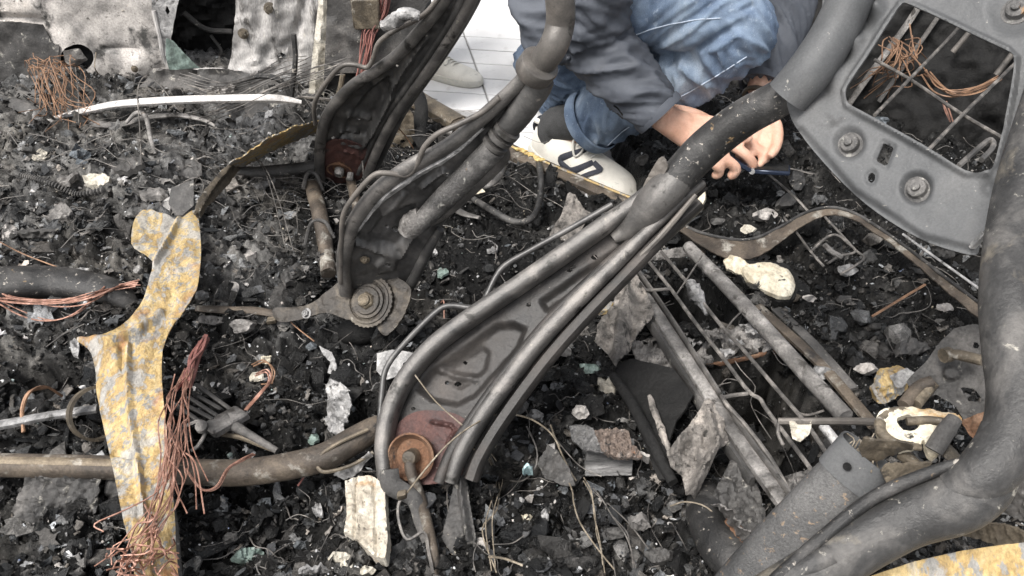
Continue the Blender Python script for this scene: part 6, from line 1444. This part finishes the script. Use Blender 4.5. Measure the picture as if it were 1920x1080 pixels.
for (wr, el, r) in ((wriR, elbR, .066), (wriL, elbL, .060)):
    a = unit(el - wr); c = wr + (el - wr) * .055
    mb = MB().lathe(c, a, [(r * .86, .006), (r * .9, -.004), (r * 1.03, -.006), (r * 1.06, .004), (r * 1.04, .014), (r * 1.0, .016)], 26); mb.f = mb.f[:-2]; mb.mi = mb.mi[:-2]; mb.build('cuff', M['jacket'], jacket)
for pts in ([(1152, 198), (1160, 204), (1168, 216)], [(1158, 212), (1168, 222), (1178, 232)], [(1150, 204), (1156, 214), (1166, 226), (1176, 235)]):
    q = casts(kbv, pts, .001)
    if len(q) > 1: MB().tube(q, .0035, 6, 3, flat=.4).build('sleeve_mark', M['black'], jacket)
# bracelet
a = unit(wriL - elbL)
mb = MB().lathe(wriL + a * .012, a, [(.036, -.005), (.043, -.005), (.0445, 0), (.043, .005), (.036, .005)], 26); mb.f = mb.f[:-2]; mb.mi = mb.mi[:-2]; mb.build('bracelet', M['tan'], person)
# hair
hv = MB().tube([head - hu * .06 - look * .05, head + hu * .02 - look * .035, head + hu * .10 - look * .01, head + hu * .155 + look * .01], [.095, .118, .112, .05], 18, 5, flat=1.1, upv=tuple(look), jit=.06); hv.build('hair', M['black'], person)
for s_ in (-1, 1):
    MB().lathe(head + look * .088 + hu * .008 + hs * s_ * .042, look, [(.001, .022), (.010, .018), (.014, .010), (.012, .0)], 10).build('eye', M['cream'], person)

# shoe
M['shoe'] = patina('off_white_suede', [(.3, (.56, .53, .47)), (.6, (.70, .67, .60))], 16, ((.40, .38, .33), 40, .62, .72), None, (.7, .85), 0, .15, 200, fine=.08)
M['sole'] = patina('cream_rubber', [(.3, (.44, .43, .39)), (.6, (.56, .54, .48))], 30, None, None, (.5, .6), 0, .1, 150, fine=.06)
M['navy'] = patina('dark_navy_suede', [(.3, (.018, .02, .03)), (.6, (.035, .038, .05))], 30, None, None, (.7, .85), 0, .1, 150)
M['sock'] = patina('ribbed_grey_sock', [(.3, g(.03)), (.6, g(.055))], 30, None, None, (.85, .95), 0, .4, 120)
def shoe(name, heel, toe, parent, stripes=True, k=1.0, lay=None):
    d = toe - heel; d[2] = 0; Ls = np.linalg.norm(d); d = d / Ls; sd = np.array([-d[1], d[0], 0.0])   # sd points away from the viewer's right
    up = np.array([0, 0, 1.0]); K = Ls / .42
    tt = [0, .03, .10, .20, .33, .45, .57, .68, .80, .90, .965, 1.0]
    ww = [.018, .040, .052, .056, .056, .058, .064, .070, .070, .058, .038, .014]
    hh = [.075, .112, .140, .138, .128, .118, .100, .084, .070, .060, .050, .034]
    bend = [0, 0, 0, -.002, -.006, -.008, -.004, .002, .006, .008, .006, .004]
    V = []; seg = 22
    for t, w_, h_, bd in zip(tt, ww, hh, bend):
        for i in range(seg):
            a = math.pi * i / (seg - 1)
            x = math.cos(a); y = math.sin(a)
            ex = .62 if t < .5 else .8
            X = abs(x) ** ex * (1 if x > 0 else -1) * w_ * (1 - .28 * y ** 2 * (t < .45)); Yh = .022 + (abs(y) ** .72) * (h_ - .022)
            V.append(heel + d * t * Ls + sd * (X + bd) * K + up * Yh * K)
    F = []
    n = len(tt)
    for i in range(n - 1):
        for q in range(seg - 1):
            if .03 < (tt[i] + tt[i + 1]) / 2 < .34 and 7 <= q <= 13: continue          # the opening
            F.append((i * seg + q, i * seg + q + 1, (i + 1) * seg + q + 1, (i + 1) * seg + q))
    F.append(tuple(range(seg))[::-1]); F.append(tuple((n - 1) * seg + q for q in range(seg)))
    mb = MB(); mb.add(V, F); o = mb.build(name, M['shoe'], parent)
    md = o.modifiers.new('sub', 'SUBSURF'); md.levels = 1; md.render_levels = 2
    bv = BVHTree.FromPolygons([tuple(q) for q in np.array(V)], F)
    # sole
    mb = MB(); o1 = []
    for t, w_, bd in list(zip(tt, ww, bend)): o1.append(heel + d * (t * Ls * 1.03 - .008) + sd * (w_ * 1.07 + bd) * K)
    for t, w_, bd in list(zip(tt, ww, bend))[::-1]: o1.append(heel + d * (t * Ls * 1.03 - .008) - sd * (w_ * 1.07 - bd) * K)
    m_ = len(o1); V2 = []
    for z_, sc_ in ((0, .96), (.006, 1.0), (.030, 1.0), (.036, .97)):
        c0 = sum(o1) / m_
        V2 += [c0 + (p - c0) * sc_ + up * (z_ + .012 * max(0, 1 - abs((p - heel) @ d) / (.1 * K)) * (z_ > .01)) * K for p in o1]
    F2 = [tuple(range(m_))[::-1], tuple(range(3 * m_, 4 * m_))]
    for l in range(3):
        for q in range(m_): F2.append((l * m_ + q, l * m_ + (q + 1) % m_, (l + 1) * m_ + (q + 1) % m_, (l + 1) * m_ + q))
    mb.add(V2, F2); mb.build('sole', M['sole'], o)
    col = [heel + d * t * Ls + sd * x * K + up * z_ * K for t, x, z_ in ((.03, 0, .118), (.06, .026, .134), (.14, .036, .142), (.25, .036, .138), (.35, .024, .130), (.37, 0, .128), (.35, -.024, .130), (.25, -.036, .138), (.14, -.036, .142), (.06, -.026, .134), (.03, 0, .118))]
    MB().tube(col, .009 * K, 8, 4).build('collar', M['shoe'], o)
    MB().tube([heel + d * -.004 + up * .085 * K, heel + d * .004 + up * .11 * K, heel + d * .018 + up * .135 * K], [.012 * K, .022 * K, .018 * K], 10, 4, flat=.4, upv=tuple(d)).build('heel_tab', M['navy'], o)
    for q in range(6):
        t = .38 + q * .045; z_ = np.interp(t, tt, hh) + .004
        MB().tube([heel + d * t * Ls - sd * .030 * K + up * (z_ - .012) * K, heel + d * (t + .012) * Ls + up * z_ * K, heel + d * (t + .02) * Ls + sd * .030 * K + up * (z_ - .012) * K], .0055 * K, 6, 4, flat=.6).build('lace', M['sole'], o)
    MB().tube([heel + d * .44 * Ls + up * .122 * K, heel + d * .46 * Ls - sd * .03 * K + up * .128 * K, heel + d * .53 * Ls - sd * .052 * K + up * .098 * K, heel + d * .55 * Ls - sd * .03 * K + up * .108 * K, heel + d * .50 * Ls + up * .114 * K], .0036 * K, 6, 5).build('lace', M['sole'], o)
    return bv, d, sd, o
hl = Z(1006, 292, PAVE); te = Z(1186, 388, PAVE)
bv, sdv, ssd, sK = shoe('shoe', hl + np.array([0, .02, 0]), te + np.array([0.0, .02, 0]), person)
for pts in ([(1104, 282), (1078, 288), (1054, 296), (1052, 304), (1062, 314), (1072, 320), (1092, 314), (1112, 306)], [(1112, 306), (1120, 314), (1124, 320), (1104, 326), (1084, 333)]):
    q = casts(bv, [tuple(p) for p in cr([np.array(p, float) for p in pts], 3)], .0015)
    if len(q) > 2: MB().tube(q, .0105, 8, 1, flat=.3, upv=tuple(-rays(1085, 305))).build('side_stripe', M['navy'], sK)
MB().tube([hl + sdv * .09 + [0, .02, .07], hl + sdv * .085 + [0, .02, .13], ankR + [0, 0, .03], ankR + (kneeR - ankR) * .2], [.05, .056, .060, .062], 18, 5).build('sock', M['sock'], person)
# other shoe, behind the knee
h2 = ankL + np.array([-.02, .12, 0]); h2[2] = PAVE
shoe('shoe', h2 + np.array([.02, .08, 0]), h2 + np.array([.05, -.33, 0]), person)

# bystander's shoe far behind the seat frame
bs = thing('bystander_shoe', 'small off-white shoe on the paving behind the farthest seat frame', 'shoe', Z(815, 145, PAVE))
s0 = Z(783, 132, PAVE); s1 = Z(838, 146, PAVE)
shoe('shoe_upper', s0, s0 + unit(s1 - s0) * .30, bs)
MB().tube([s0 + unit(s1 - s0) * .07 + [0, 0, .08], s0 + [0.0, 0.05, .30], s0 + [.0, .1, .70]], [.045, .065, .085], 14, 5).build('trouser_leg', M['sock'], bs)

# folding phone
ph = thing('phone', 'slim dark blue folding phone half open in the hands', 'phone', Z(1410, 318, .12))
M['phone'] = patina('dark_blue_glass', [(.4, (.012, .018, .035)), (.6, (.025, .035, .06))], 20, None, None, (.12, .2), .3, 0, 100)
a, b_, c_ = Z(1352, 290, .185), Z(1410, 322, .15), Z(1482, 326, .15)
dp = unit(rays(1420, 330)) * .11 + np.array([0, 0, .022])
for nm, p, q in (('phone_half', a, b_), ('phone_half', b_, c_)):
    d = q - p; n = unit(np.cross(d, dp))
    MB().box((p + q) / 2 + dp * .5, d * .49, dp * .5, n * .0055, .002).build(nm, M['phone'], ph)
MB().tube([b_, b_ + dp], .0075, 10, 1).build('phone_hinge', M['silver'], ph)
d = c_ - b_; n = unit(np.cross(d, dp)); n = n if n[2] > 0 else -n
MB().box((b_ + c_) / 2 + dp * .5 + n * .0062, d * .44, dp * .44, n * .0006).build('phone_screen', M['black'], ph)
